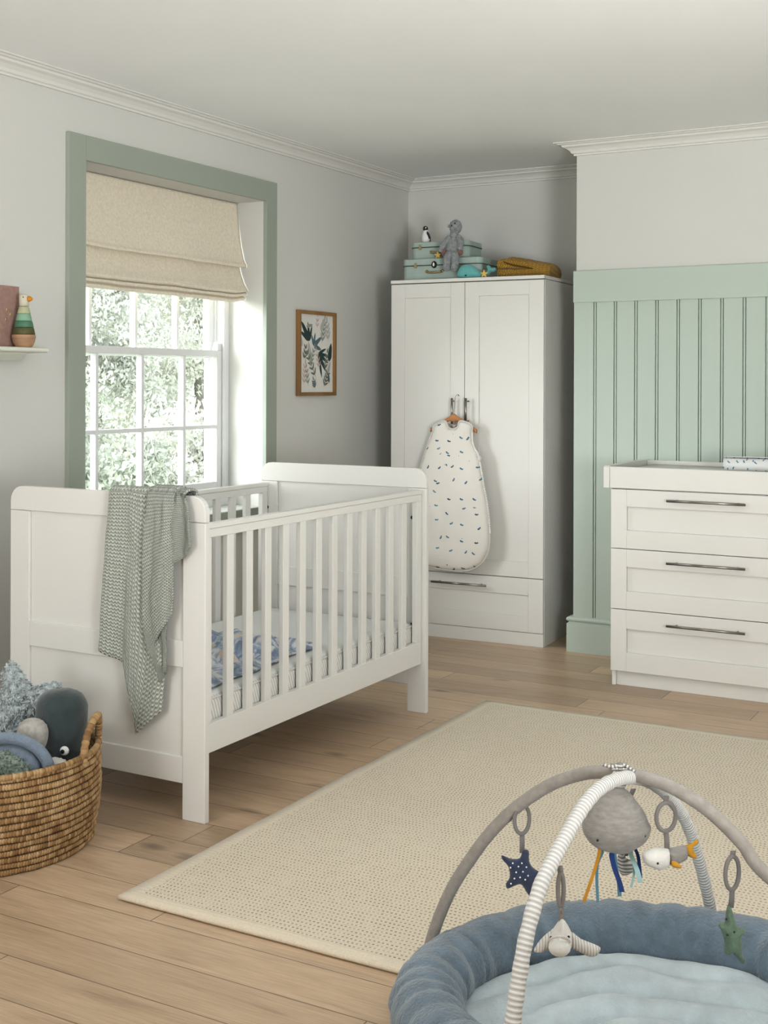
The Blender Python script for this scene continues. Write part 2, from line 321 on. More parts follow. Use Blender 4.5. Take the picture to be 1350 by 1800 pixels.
    def pillow(s, poly, T, R=.03, step=.008, front=1., back=1., fn=None, y0=0.):
        # closed outline in (x,z), inflated along y: front side is -y
        pl = []
        for i, p in enumerate(poly):
            q = poly[(i+1) % len(poly)]; L = math.hypot(q[0]-p[0], q[1]-p[1]); k = max(1, round(L/step))
            pl += [(p[0]+(q[0]-p[0])*j/k, p[1]+(q[1]-p[1])*j/k) for j in range(k)]
        n = len(pl); xs = [p[0] for p in pl]; zs = [p[1] for p in pl]
        def dist(x, z):
            d = 1e9
            for i in range(n):
                ax, az = pl[i]; bx, bz = pl[(i+1) % n]; dx, dz = bx-ax, bz-az
                t = max(0, min(1, ((x-ax)*dx+(z-az)*dz)/(dx*dx+dz*dz+1e-12))); d = min(d, (x-ax-t*dx)**2+(z-az-t*dz)**2)
            return math.sqrt(d)
        def inside(x, z):
            c = False
            for i in range(n):
                ax, az = pl[i]; bx, bz = pl[i-1]
                if (az > z) != (bz > z) and x < (bx-ax)*(z-az)/(bz-az)+ax: c = not c
            return c
        pts = [Vector(p) for p in pl]; k = 0; z = min(zs)
        while z < max(zs):
            x = min(xs)+(step/2 if k % 2 else 0)
            while x < max(xs):
                if inside(x, z) and dist(x, z) > step*.55: pts.append(Vector((x, z)))
                x += step
            z += step*.87; k += 1
        co, _, fs, *_r = geometry.delaunay_2d_cdt(pts, [(i, (i+1) % n) for i in range(n)], [], 1, 1e-6)
        hh = []
        for q in co:
            d = dist(q.x, q.y); a = min(d/R, 1); h = T*math.sqrt(max(0, 1-(1-a)**2))
            if d < 1e-5: h = 0
            if fn and h: h += fn(q.x, q.y)*min(1, d/R)
            hh.append(h)
        m = len(co); vf = [(q.x, y0-h*front, q.y) for q, h in zip(co, hh)]; vb = [(q.x, y0+h*back, q.y) for q, h in zip(co, hh)]
        idx = []; vs = list(vf)
        for i in range(m):
            if hh[i] == 0: idx.append(i)
            else: idx.append(len(vs)); vs.append(vb[i])
        ff = [tuple(f) for f in fs]; fb = [tuple(idx[i] for i in reversed(f)) for f in fs]
        return s.add(vs, ff+fb, [(q[0], q[2]) for q in vs])
    def xf(s, Mx, start=0):
        for i in range(start, len(s.v)): s.v[i] = tuple(Mx @ Vector(s.v[i]))
        return s
THM = {}
def thing(name, label, cat, loc=(0, 0, 0), rotz=0., group=None, kind=None):
    o = bpy.data.objects.new(name, None); C.objects.link(o); o.empty_display_size = .1
    o.location = loc; o.rotation_euler = (0, 0, rotz); THM[o.name] = Matrix.Translation(loc) @ Matrix.Rotation(rotz, 4, 'Z')
    tag(o, label, cat, group, kind); return o
def tag(o, label=None, cat=None, group=None, kind=None):
    for k, v in (('label', label), ('category', cat), ('group', group), ('kind', kind)):
        if v: o[k] = v
    return o
def obj(name, mb, m, parent=None, smooth=True, bevel=0, world=False, subs=0, solid=0, label=None, fixn=True):
    ms = m if isinstance(m, (list, tuple)) else [m]
    me = bpy.data.meshes.new(name); root = parent
    while root is not None and root.parent is not None: root = root.parent
    vs = mb.v
    if world and root is not None:
        inv = THM[root.name].inverted(); vs = [inv @ Vector(p) for p in vs]
    me.from_pydata([tuple(p) for p in vs], [], mb.f)
    for x in ms: me.materials.append(MT[x] if isinstance(x, str) else x)
    me.polygons.foreach_set('material_index', mb.mi)
    if mb.uv:
        ul = me.uv_layers.new(name='UVMap')
        for lp in me.loops: ul.data[lp.index].uv = mb.uv.get(lp.vertex_index, (0, 0))
    me.polygons.foreach_set('use_smooth', [smooth]*len(me.polygons)); me.validate()
    if fixn:
        bm = bmesh.new(); bm.from_mesh(me); bmesh.ops.recalc_face_normals(bm, faces=bm.faces); bm.to_mesh(me); bm.free()
    me.update()
    o = bpy.data.objects.new(name, me); C.objects.link(o)
    if parent is not None: o.parent = parent
    if bevel:
        b = o.modifiers.new('bevel', 'BEVEL'); b.width = bevel; b.segments = 2; b.limit_method = 'ANGLE'; b.angle_limit = math.radians(40)
    if solid:
        b = o.modifiers.new('solid', 'SOLIDIFY'); b.thickness = solid; b.offset = 0
    if subs:
        b = o.modifiers.new('sub', 'SUBSURF'); b.levels = subs; b.render_levels = subs
    if label: o['label'] = label
    return o
def struct(name, mb, m, parent=None, **k):
    k.setdefault('smooth', False); o = obj(name, mb, m, parent, **k)
    if parent is None: o['kind'] = 'structure'
    return o
def nz(x, y, z=0.): return noise.noise(Vector((x, y, z)))
def rrect(x0, x1, z0, z1, rs, n=6):                 # rs = radii BL, BR, TR, TL
    out = []
    for (cx, cz, a0), r in zip(((x0, z0, PI), (x1, z0, 1.5*PI), (x1, z1, 0), (x0, z1, .5*PI)), rs):
        sx = 1 if cx == x0 else -1; sz = 1 if cz == z0 else -1
        if r <= 0: out.append((cx, cz)); continue
        for i in range(n+1):
            a = a0+.5*PI*i/n; out.append((cx+sx*r+r*math.cos(a), cz+sz*r+r*math.sin(a)))
    return out
def star_poly(ro, ri, n=5, rot=PI/2, rnd=.25, k=14):
    out = []
    for i in range(n*k):
        a = 2*PI*i/(n*k); c = (math.cos(n*a)+1)/2; r = ri+(ro-ri)*c**1.5
        out.append((r*math.cos(a+rot), r*math.sin(a+rot)))
    return out
def smooth_path(P, n=8, closed=False):              # Catmull-Rom
    P = [Vector(p) for p in P]; m = len(P); out = []
    rng = range(m) if closed else range(m-1)
    for i in rng:
        g = (lambda k: P[k % m]) if closed else (lambda k: P[max(0, min(m-1, k))])
        p0, p1, p2, p3 = g(i-1), g(i), g(i+1), g(i+2)
        for j in range(n):
            t = j/n; out.append(.5*((2*p1)+(p2-p0)*t+(2*p0-5*p1+4*p2-p3)*t*t+(3*p1-p0-3*p2+p3)*t**3))
    if not closed: out.append(P[-1])
    return out
# ================================================================== THE ROOM
XR, YF, YB, YC, XB, HC = 4.7, -5.2, 2.7936, 2.1867, 1.2641, 2.4896
KY0, KY1, KZ0, KZ1 = .08, 1.3203, .72, 2.1843           # window opening
struct('floor', MB().box(-.3, XR+.2, YF-.2, YB+.2, -.06, 0), 'floor')
struct('ceiling', MB().box(-.3, XR+.2, YF-.2, YB+.2, HC, HC+.1), 'ceiling paint')
struct('wall_left', MB().box(-.34, 0, YF, KY0, 0, HC).box(-.34, 0, KY1, YB, 0, HC).box(-.34, 0, KY0, KY1, KZ1, HC).box(-.34, 0, KY0, KY1, 0, KZ0), 'wall paint')
struct('wall_back', MB().box(-.34, XR+.2, YB, YB+.2, 0, HC), 'wall paint')
struct('wall_chimney_breast', MB().box(XB, 3.3, YC, YB, 0, HC), 'wall paint')
struct('wall_right', MB().box(XR, XR+.2, YF, YB, 0, HC), 'wall paint')
struct('wall_front', MB().box(-.34, XR+.2, YF-.2, YF, 0, HC), 'wall paint')
# cornices: a stepped cove swept along each wall
prof = [(0, 2.430), (.012, 2.430), (.012, 2.438), (.02, 2.441), (.026, 2.452), (.040, 2.464), (.056, 2.470), (.060, 2.478), (.072, 2.479), (.078, 2.484), (.09, 2.485), (.09, HC), (0, HC)]
mb = MB(); path = [((0, YF), (1, 0)), ((0, YB), (1, -1))]
def sweep(mb, path):
    k = len(mb.v); n = len(prof)
    vs = [(p[0]+d[0]*a, p[1]+d[1]*a, z) for p, d in path for a, z in prof]
    fs = [(i*n+j, i*n+(j+1) % n, (i+1)*n+(j+1) % n, (i+1)*n+j) for i in range(len(path)-1) for j in range(n)]+[tuple(range(n)), tuple(range(len(vs)-n, len(vs)))]
    return mb.add(vs, fs)
struct('trim_1', sweep(MB(), [((0, YF), (1, 0)), ((0, YB), (1, -1)), ((XB, YB), (-1, -1)), ((XB, YC), (-1, -1)), ((3.3, YC), (0, -1))]), 'cornice paint')
# mint tongue-and-groove panelling with dado board on the chimney breast
mb = MB().box(XB-.004, 3.3, YC-.008, YC, 0, 1.75)
mb.box(XB-.006, 3.3, YC-.030, YC, 1.709, 1.863)
g = [1.262]+[1.366+.1023*i for i in range(20)]
for a, b in zip(g[:-1], g[1:]):
    mb.box(a+(.009 if a > 1.3 else -.003), b-.007, YC-.02, YC, .12, 1.72)
    mb.box(b-.0035, b+.0045, YC-.017, YC, .12, 1.72)
struct('trim_2', mb, 'mint panelling paint', bevel=.0018)
mb = MB(); sk = [(0, 0), (.034, 0), (.034, .138), (.026, .142), (.026, .148), (.034, .152), (.036, .16), (.032, .168), (.022, .172), (0, .172)]
n = len(sk); pts = [((XB, YB), (-1, 0)), ((XB, YC), (-1, -1)), ((3.3, YC), (0, -1))]
mb.add([(p[0]+d[0]*a, p[1]+d[1]*a, z) for p, d in pts for a, z in sk], [(i*n+j, i*n+(j+1) % n, (i+1)*n+(j+1) % n, (i+1)*n+j) for i in range(2) for j in range(n)]+[tuple(range(n)), tuple(range(2*n, 3*n))])
struct('baseboard_breast', mb, 'mint panelling paint')
struct('baseboard_left', MB().box(0, .022, YF, YB, 0, .15).box(0, .014, YF, YB, .15, .165), 'cornice paint', bevel=.003)
struct('baseboard_back', MB().box(0, XB, YB-.022, YB, 0, .15), 'cornice paint', bevel=.003)
# window
mb = MB().box(0, .02, -.0145, KY0, .62, 2.282).box(0, .02, KY1, 1.4094, .62, 2.282).box(0, .02, KY0, KY1, KZ1, 2.282).box(0, .02, KY0, KY1, .62, KZ0)
struct('trim_3', mb, 'sage casing paint', bevel=.0015)
w = thing('window_1', None, None, (-.25, (KY0+KY1)/2, KZ0), 0, kind='structure')
xw = -.2
mb = MB().box(-.33, xw, KY0, KY0+.03, KZ0, KZ1).box(-.33, xw, KY1-.03, KY1, KZ0, KZ1).box(-.33, xw, KY0, KY1, KZ1-.04, KZ1).box(-.33, xw+.02, KY0, KY1, KZ0, KZ0+.045)
for y0, y1 in ((KY0+.03, KY0+.042), (KY1-.042, KY1-.03)): mb.box(xw-.012, xw, y0, y1, KZ0, KZ1).box(xw-.062, xw-.054, y0, y1, KZ0, KZ1).box(xw-.115, xw-.1, y0, y1, KZ0, KZ1)
obj('window_frame', mb, 'white sash paint', w, False, .002, True)
ya, yb = KY0+.034, KY1-.034
def sash(x0, x1, z0, z1, bars, hbars, top, bot):
    mb = MB().box(x0, x1, ya, ya+.045, z0, z1).box(x0, x1, yb-.045, yb, z0, z1).box(x0, x1, ya+.0451, yb-.0451, z1-top, z1).box(x0, x1, ya+.0451, yb-.0451, z0, z0+bot)
    for y in bars: mb.box(x0+.004, x1-.002, y-.009, y+.009, z0+bot, z1-top)
    for z in hbars: mb.box(x0+.004, x1-.003, ya+.045, yb-.045, z-.009, z+.009)
    s = obj('sash', mb, 'white sash paint', w, False, .002, True)
    xm = (x0+x1)/2; obj('pane', MB().add([(xm, ya+.04, z0+bot-.005), (xm, yb-.04, z0+bot-.005), (xm, yb-.04, z1-top+.005), (xm, ya+.04, z1-top+.005)], [(0, 1, 2, 3)]), 'glass', s, False, 0, True, fixn=False)
    return s
s1 = sash(-.252, -.214, KZ0+.045, 1.468, (.405, .70, .995), (1.100,), .032, .07)
s2 = sash(-.300, -.262, 1.430, KZ1-.04, (.415, .71, 1.005), (1.81,), .045, .034)
mb = MB().prism([(-.2145, 1.4685), (-.2145, 1.50), (-.225, 1.512), (-.24, 1.506), (-.2515, 1.4685)], 'y', yb-.04, yb-.001)   # sash horn
obj('sash_horn', mb, 'white sash paint', s1, False, .002, True)
# ------------------------------------------------------------------ roman blind
t = thing('roman_blind', 'oatmeal linen roman blind half lowered inside the green framed window', 'blind', (-.14, .7, KZ1-.004))
sec = smooth_path([Vector((x, z, 0)) for x, z in ((-.152, 2.1815), (-.144, 2.10), (-.130, 2.0), (-.108, 1.905), (-.094, 1.880), (-.098, 1.870), (-.118, 1.880), (-.134, 1.884), (-.132, 1.866), (-.122, 1.83), (-.102, 1.785), (-.088, 1.764), (-.082, 1.752), (-.094, 1.744), (-.108, 1.748), (-.104, 1.741), (-.092, 1.736), (-.09, 1.728), (-.102, 1.724), (-.112, 1.727), (-.108, 1.719), (-.098, 1.713), (-.1, 1.705), (-.112, 1.702), (-.13, 1.706))], 5)
def bl(u, v):
    p = sec[min(len(sec)-1, round(v*(len(sec)-1)))]; y = KY0+.008+u*(KY1-KY0-.012)
    k = max(0, min(1, (2.18-p.y)/.3)); e = max(0, (u-.9)/.1)
    lift = .012*e*e*(1 if p.y < 1.75 else .1)
    return (p.x+k*(.006*nz(y*3, p.y*4)+.004*nz(y*9, p.y*2.5, 3))-.004*e*k, y, p.y+k*(.008*nz(y*2.2, 1.7)+.003*nz(y*7, p.y*30, 5))*1.+lift)
obj('blind_fabric', MB().grid(bl, 70, len(sec)-1), 'blind linen', t, True, 0, True, solid=.0025)
obj('headrail', MB().box(-.178, -.156, KY0+.014, KY1-.014, KZ1-.036, KZ1-.003), 'white sash paint', t, False, .002, True)

# ================================================================== COT
A0, W_, B0, L_ = .3643, .7977, -.6444, 1.45
A1 = A0+W_
cot = thing('cot_bed', 'white painted wooden cot bed with slatted sides standing below the window', 'cot', ((A0+A1)/2, B0+L_/2, 0))
def end_panel(y0, y1):
    ym = (y0+y1)/2; mb = MB()
    mb.prism(rrect(A0, A1, .8945, .973, (0, 0, .05, .05)), 'y', y0, y1)
    xs, xe = A0+.0845, A1-.0845
    mb.box(xs, xe, y0, y1, .456, .536).box(xs, xe, y0+.001, y1-.001, .108, .1874)
    mb.box(xs, xe, ym-.002, ym+.002, .18, .90)
    e = obj('end_panel', mb, 'white furniture', cot, False, .0022, True)
    for x0, x1 in ((A0, xs-.0004), (xe+.0004, A1)):
        obj('leg', MB().box(x0, x1, y0, y1, 0, .8935), 'white furniture', e, False, .0022, True)
    return e
e1 = end_panel(B0, B0+.022); e2 = end_panel(B0+L_-.022, B0+L_)
for x, z in ((A0+.035, .782), (A0+.035, .352), (A1-.063, .776), (A1-.063, .349)):
    obj('bolt', MB().ell((x, B0+L_-.024, z), (.007, .005, .007), 10, 6), 'bolt', e2, True, 0, True)
def side_rail(x0, x1):
    y0, y1 = B0+.0225, B0+L_-.0225-.006; xm = (x0+x1)/2; mb = MB()
    mb.box(x0, x1, y0, y1, .845, .872).box(x0-.004, x1+.004, y0, y1, .8725, .888)
    mb.box(x0, x1, y0, y1, .197, .286).box(x0, x1, y0, y0+.034, .286, .845).box(x0, x1, y1-.038, y1, .286, .845)
    r = obj('side_rail', mb, 'white furniture', cot, False, .002, True)
    for k in range(12):
        yc = -.4905+.1027*k
        obj('slat', MB().box(xm-.009, xm+.009, yc-.0175, yc+.0175, .28, .85), 'white furniture', r, False, .002, True)
side_rail(A1-.040, A1-.018); side_rail(A0+.018, A0+.040)
mb = MB().box(A0+.042, A1-.042, B0+.024, B0+L_-.024, .206, .222)
for k in range(9): mb.box(A0+.042, A1-.042, B0+.06+.16*k, B0+.12+.16*k, .222, .23)
obj('mattress_base', mb, 'white furniture', cot, False, .001, True)
# mattress
t = thing('cot_mattress', 'white cot mattress with fine beige ticking stripes on its side', 'mattress', ((A0+A1)/2, B0+L_/2, .232))
mb = MB(); x0, x1, y0, y1 = A0+.046, A1-.046, B0+.03, B0+L_-.035
bm_ = bmesh.new(); bmesh.ops.create_cube(bm_, size=1)
bmesh.ops.scale(bm_, vec=(x1-x0, y1-y0, .128), verts=bm_.verts); bmesh.ops.translate(bm_, vec=((x0+x1)/2, (y0+y1)/2, .297), verts=bm_.verts)
bmesh.ops.bevel(bm_, geom=bm_.edges[:], offset=.03, segments=5, affect='EDGES', profile=.5)
mb.add([v.co[:] for v in bm_.verts], [tuple(v.index for v in f.verts) for f in bm_.faces]); bm_.free()
obj('mattress_cover', mb, 'mattress', t, True, 0, True)
mb = MB()
for z in (.246, .348):
    pa = rrect(x0+.001, x1-.001, y0+.001, y1-.001, (.03,)*4)
    mb.tube([(p[0], p[1], z) for p in pa], .0035, 6, closed=True)
obj('piping', mb, 'white jersey', t, True, 0, True)
# crumpled patterned blanket on the near half of the mattress
def rump(u, v):
    y = B0+.05+u*.80; w = min(1, 1.25-.75*max(0, u-.35)); xr = A1-.075-.05*u-.02*nz(u*6, 2); xl = A0+.10+.34*u*u+.03*nz(u*5, 8)
    x = xl+(xr-xl)*v
    e = min(1, 5*min(u, 1-u, v, 1-v)+.0)
    h = .026*(nz(x*9, y*9)+.35)+.024*abs(nz(x*6+y*4, y*14, 4))+.012*nz(x*25, y*25, 9)
    h = h*1.25+.02*abs(math.sin(y*38+x*9+3*nz(x*5, y*5)))
    h += .10*math.exp(-((u-.12)/.16)**2-((v-.18)/.30)**2)+.045*math.exp(-((u-.55)/.1)**2-((v-.35)/.3)**2)
    return (x+.02*nz(y*12, x*3, 6)*e, y, .365+max(.003, h*e+.004))
b = obj('baby_blanket', MB().grid(rump, 90, 60, uv=lambda u, v: (u*.85, v*.6)), 'toile', None, True, solid=.004)
tag(b, 'crumpled blue and white patterned muslin blanket lying on the cot mattress', 'blanket')

# ------------------------------------------------------------------ sage knitted blanket over the near end panel
def col(px): return [hit(u, v, (0, 1, 0), B0-.012) for u, v in px]
def edge_curve(px, n=40):
    P = smooth_path(col(px), 10); Ls = [0]
    for a, b_ in zip(P[:-1], P[1:]): Ls.append(Ls[-1]+(b_-a).length)
    out = []
    for i in range(n+1):
        s = Ls[-1]*i/n; k = max(0, min(len(P)-2, next((j for j in range(len(Ls)-1) if Ls[j+1] >= s), len(P)-2)))
        q = (s-Ls[k])/max(1e-9, Ls[k+1]-Ls[k]); out.append(P[k].lerp(P[k+1], q))
    return out
mb = MB()
def sheet(curves, off, wav, n=44, ph=0., over=True, fold_amp=.006, back=.17):
    # curves: polylines running down the blanket, evenly spread across it; the top goes over the rail and down inside
    CV = [edge_curve(c, n) for c in curves]; m = len(CV)-1; k = len(mb.v)
    nb = 10 if over else 0
    def fn(u, v):
        a = u*m; i = min(m-1, int(a)); q = a-i; q = q*q*(3-2*q)*.5+q*.5
        tot = nb+n; j = round(v*tot)
        if j < nb:
            p = CV[i][0].lerp(CV[i+1][0], q); s = 1-j/nb                        # s 1 -> far inside, 0 -> outer edge
            top = .973+.010
            if s < .35:
                w = s/.35*PI; return (p.x+.004*math.sin(u*30), B0+.011+(-.026)*math.cos(w)-off*math.cos(w), top-.006+.012*math.sin(w)+off*.6*math.sin(w))
            return (p.x+.01*math.sin(u*9+s*4), B0+.037+off+.004*math.sin(u*25+s*3), top-.008-(s-.35)/.65*back)
        d = (j-nb)/n; p = CV[i][j-nb].lerp(CV[i+1][j-nb], q)
        y = B0-.015-off-fold_amp*(1+math.sin(u*wav+ph+d*1.3))*min(1, .2+d*2)-.004*nz(u*6, d*5, ph)
        if d < .04: y = max(y, B0-.022-off)
        return (p.x, y, min(p.z, .975))
    def uvf(u, v): 
        return (u*.32, v*.62)
    mb.grid(fn, 60, nb+n, uv=uvf)
sheet([[(197, 862), (193, 960), (187, 1060), (183, 1145)], [(214, 861), (211, 970), (206, 1080), (203, 1157)], [(232, 861), (230, 980), (226, 1090), (224, 1166)],
       [(248, 862), (247, 1000), (243, 1130), (238, 1238)], [(266, 863), (268, 1000), (262, 1150), (244, 1292)], [(282, 864), (288, 1000), (284, 1150), (268, 1272)], [(296, 866), (300, 1000), (298, 1150), (291, 1250)]], .0, 15, 46, 0)
sheet([[(268, 860), (262, 1000), (262, 1100), (274, 1148)], [(282, 860), (278, 1000), (277, 1090), (284, 1128)], [(298, 862), (296, 1000), (295, 1080), (297, 1108)], [(314, 865), (314, 940), (313, 1020), (310, 1080)]], .014, 8, 30, 2.)
sheet([[(262, 1080), (266, 1120), (280, 1160), (292, 1200)], [(282, 1080), (286, 1120), (294, 1150), (299, 1184)], [(302, 1070), (302, 1110), (303, 1150), (302, 1180)]], .008, 7, 14, 1., over=False)
sheet([[(310, 864), (311, 910), (313, 950), (314, 990)], [(322, 866), (326, 905), (328, 945), (328, 982)], [(329, 868), (337, 905), (341, 940), (342, 962)]], .004, 6, 16, .5, back=.1)
b = obj('knit_blanket', mb, 'sage knit', None, True, solid=.008, subs=0, fixn=False)
tag(b, 'sage green chunky knitted blanket draped over the near end of the white cot', 'blanket')

# ================================================================== WARDROBE
WX, WY, WR, WW, WD, WH = .2559, 2.1285, .0408, .8477, .545, 1.852
wd = thing('wardrobe', 'tall white double wardrobe with one bottom drawer in the alcove', 'wardrobe', (WX, WY, 0), WR)
def WL(u, v, off=0.):                       # pixel ray -> wardrobe-local (x, z) on a plane `off` in front of its doors
    n = (-math.sin(WR), math.cos(WR), 0); d = n[0]*WX+n[1]*WY-off
    p = hit(u, v, n, d)-Vector((WX, WY, 0)); return (p.x*math.cos(WR)+p.y*math.sin(WR), p.z)
f = .018
obj('carcass', MB().box(.002, WW-.002, f+.001, WD, .001, 1.8325).box(.0, .018, f+.001, WD, 0, 1.8325).box(WW-.018, WW, f+.001, WD, 0, 1.8325), 'white furniture', wd, False, .0015)
obj('top_board', MB().box(-.002, WW+.002, -.002, WD, 1.8345, WH), 'white furniture', wd, False, .0015)
obj('plinth', MB().box(.001, WW-.001, .004, f, .0, .0665), 'white furniture', wd, False, .0015)
def shaker(mb, x0, x1, z0, z1, st, tr, br, d0=0., d1=f, inset=.007):
    mb.box(x0, x0+st, d0, d1, z0, z1).box(x1-st, x1, d0, d1, z0, z1)
    mb.box(x0+st, x1-st, d0+.0003, d1, z1-tr, z1).box(x0+st, x1-st, d0+.0003, d1, z0, z0+br)
    mb.box(x0+st, x1-st, d0+inset, d1, z0+br, z1-tr); return mb
def bar_handle(name, parent, p0, p1, off=.034, r=.0058, posts=(.12, .88), m='steel'):
    a, b = Vector(p0), Vector(p1); mb = MB().tube([a+Vector((0, -off, 0)), b+Vector((0, -off, 0))], r, 12)
    for q in posts:
        c = a.lerp(b, q); mb.tube([c+Vector((0, -off, 0)), c], r*.75, 8)
    return obj(name, mb, m, parent, True)
d1 = obj('door', shaker(MB(), .001, .4195, .3415, 1.829, .077, .072, .078), 'white furniture', wd, False, .0012)
d2 = obj('door', shaker(MB(), .4225, WW-.001, .3415, 1.829, .077, .072, .078), 'white furniture', wd, False, .0012)
bar_handle('door_handle', d1, (.366, 0, 1.105), (.366, 0, 1.237)); bar_handle('door_handle', d2, (.4435, 0, 1.105), (.4435, 0, 1.237))
dr = obj('drawer', shaker(MB(), .001, WW-.001, .069, .337, .077, .083, .08), 'white furniture', wd, False, .0012)
bar_handle('drawer_handle', dr, (.252, 0, .291), (.556, 0, .291))

# ------------------------------------------------------------------ coat hanger and sleeping bag on the left door's handle
OF = .050
def wl(px, off=OF): return [WL(u, v, off) for u, v in px]
hg = thing('coat_hanger', 'small wooden coat hanger hooked on the left wardrobe door handle', 'hanger', (WX, WY, 0), WR)
c0 = WL(798, 736, OF); hl = WL(757.5, 754, OF); hr = WL(838.5, 756, OF)
pts = smooth_path([(hl[0], -OF, hl[1]-.004), ((hl[0]+c0[0])/2-.01, -OF, (hl[1]+c0[1])/2+.001), (c0[0]-.022, -OF, c0[1]+.002), (c0[0], -OF, c0[1]+.006), (c0[0]+.022, -OF, c0[1]+.002), ((hr[0]+c0[0])/2+.01, -OF, (hr[1]+c0[1])/2+.001), (hr[0], -OF, hr[1]-.004)], 6)
mb = MB(); k = 10
v = []
for i, p in enumerate(pts):
    q = i/(len(pts)-1); hh = .011+.013*math.exp(-((q-.5)/.13)**2); 
    for j in range(k):
        a = 2*PI*j/k; v.append((p.x, p.y+.0075*math.cos(a), p.z+hh*math.sin(a)))
mb.add(v, [(i*k+j, i*k+(j+1) % k, (i+1)*k+(j+1) % k, (i+1)*k+j) for i in range(len(pts)-1) for j in range(k)]+[tuple(range(k)), tuple(range(len(v)-k, len(v)))])
obj('hanger_bar', mb, 'hanger wood', hg)
hx, hz = c0[0], 1.243
mb = MB().tube(smooth_path([(hx, -OF, c0[1]+.02), (hx, -OF, 1.17), (hx+.002, -OF+.008, 1.215), (hx+.004, -OF+.008, hz), (hx+.016, -OF+.015, hz+.012), (hx+.02, -.034+.004, hz+.004)], 6), .0022, 8)
obj('hook', mb, 'steel', hg)
Z36 = lambda x, y: (680+x/3.6, 660+y/3.6)
right = [Z36(*a) for a in [(466, 288), (498, 287), (546, 312), (548, 360), (552, 420), (566, 460), (584, 490), (596, 540), (610, 610), (626, 700), (645, 800), (658, 900), (664, 990), (662, 1060), (648, 1125), (615, 1180), (560, 1218), (490, 1232), (420, 1228)]]
left = [Z36(*a) for a in [(382, 288), (350, 290), (304, 318), (300, 345), (288, 380), (270, 430), (246, 500), (222, 580), (196, 680), (172, 800), (160, 900), (155, 1000), (165, 1090), (200, 1155), (260, 1195), (340, 1218)]]
neck = [Z36(*a) for a in [(395, 322), (424, 336), (455, 322)]]
poly = wl(left[::-1]+neck+right)
poly = [(p.x, p.y) for p in smooth_path([Vector((a, b, 0)) for a, b in poly], 3, True)]
sb = thing('sleeping_bag', 'white sleeveless baby sleeping bag printed with tiny blue whales on hanger', 'sleeping bag', (WX, WY, 0), WR)
front_off = OF+.012
obj('bag_body', MB().pillow(poly, .022, .10, .011, 1.25, .7, fn=lambda x, z: .006*nz(x*9, z*6)+.004*nz(x*22, z*11, 3), y0=-OF-.013), 'whale print', sb)
ring = [(a, -OF-.013, b) for a, b in poly]
obj('binding', MB().tube(ring, .0042, 8, closed=True), 'white jersey', sb)
pp = wl([Z36(*a) for a in [(548, 360), (552, 420), (566, 460), (584, 490), (596, 540), (610, 610), (626, 700), (645, 800), (658, 900), (664, 990)]])
mb = MB()
P = smooth_path([Vector((a, -OF-.015, b)) for a, b in pp], 14)
for i, q in enumerate(P[::2]): mb.ell(q+Vector((.0015, 0, 0)), (.0042, .0042, .0042), 6, 4)
obj('zip', mb, 'white bead', sb)
q = WL(*Z36(600, 522), OF); obj('popper', MB().ell((q[0]-.002, -OF-.017, q[1]), (.011, .007, .016), 14, 8), 'white jersey', sb)
obj('neck_lining', MB().pillow(wl([Z36(*a) for a in [(384, 300), (424, 338), (466, 300), (440, 306), (405, 306)]], OF-.006), .003, .02, .008, y0=-OF+.010), 'oat marl', sb)

# ================================================================== CHEST OF DRAWERS
DX0, DX1, DY, DZ = 1.6448, 2.484, 1.6, .8565
cd = thing('chest_of_drawers', 'white three drawer nursery chest standing against the mint panelling', 'chest of drawers', ((DX0+DX1)/2, 1.87, 0))
obj('carcass', MB().box(DX0, DX0+.018, DY+.019, 2.145, 0, DZ).box(DX1-.018, DX1, DY+.019, 2.145, 0, DZ).box(DX0+.002, DX1-.002, DY+.03, 2.145, .064, DZ).box(DX0, DX1, DY+.019, 2.145, DZ-.018, DZ), 'white furniture', cd, False, .0015, True)
obj('plinth', MB().box(DX0+.0185, DX1-.0185, DY+.028, DY+.046, 0, .066), 'white furniture', cd, False, .0015, True)
for z0, z1, r0, r1, hz in ((.5995, .8545, .6784, .7809, .8165), (.3365, .5965, .4148, .5193, .552), (.0675, .3335, .1484, .2515, .2873)):
    mb = shaker(MB(), DX0, DX1, z0, z1, .0705, z1-r1, r0-z0, DY, DY+.018, .0125)
    d = obj('drawer', mb, 'white furniture', cd, False, .0012, True)
    h = MB().tube([(1.9, DY-.032, hz), (2.229, DY-.032, hz)], .0058, 12)
    for x in (1.936, 2.193): h.tube([(x, DY-.032, hz), (x, DY, hz)], .0045, 8)
    obj('drawer_handle', h, 'steel', d, True, 0, True)
ct = thing('changing_tray', 'white wooden changing tray sitting on top of the chest of drawers', 'changing tray', ((DX0+DX1)/2, 1.87, DZ))
obj('front_board', MB().box(1.6395, 2.489, DY-.004, DY+.014, .8592, .9523), 'white furniture', ct, False, .002, True)
obj('back_board', MB().box(1.6395, 2.489, 2.132, 2.15, .8592, .952), 'white furniture', ct, False, .002, True)
for x in (1.613, 2.489): obj('side_board', MB().prism([(DY-.008, .8592), (2.15, .8592), (2.15, .956), (DY+.004, .956), (DY-.008, .948)], 'x', x, x+.0262), 'white furniture', ct, False, .002, True)
mb = MB(); bm_ = bmesh.new(); bmesh.ops.create_cube(bm_, size=1)
bmesh.ops.scale(bm_, vec=(.80, .50, .076), verts=bm_.verts); bmesh.ops.translate(bm_, vec=(2.06, 1.873, .8978), verts=bm_.verts)
bmesh.ops.bevel(bm_, geom=bm_.edges[:], offset=.022, segments=4, affect='EDGES')
mb.add([v.co[:] for v in bm_.verts], [tuple(v.index for v in f.verts) for f in bm_.faces]); bm_.free()
o = obj('changing_mat', mb, 'white jersey', None, True); tag(o, 'padded white changing mat lying inside the tray on the chest', 'changing mat')
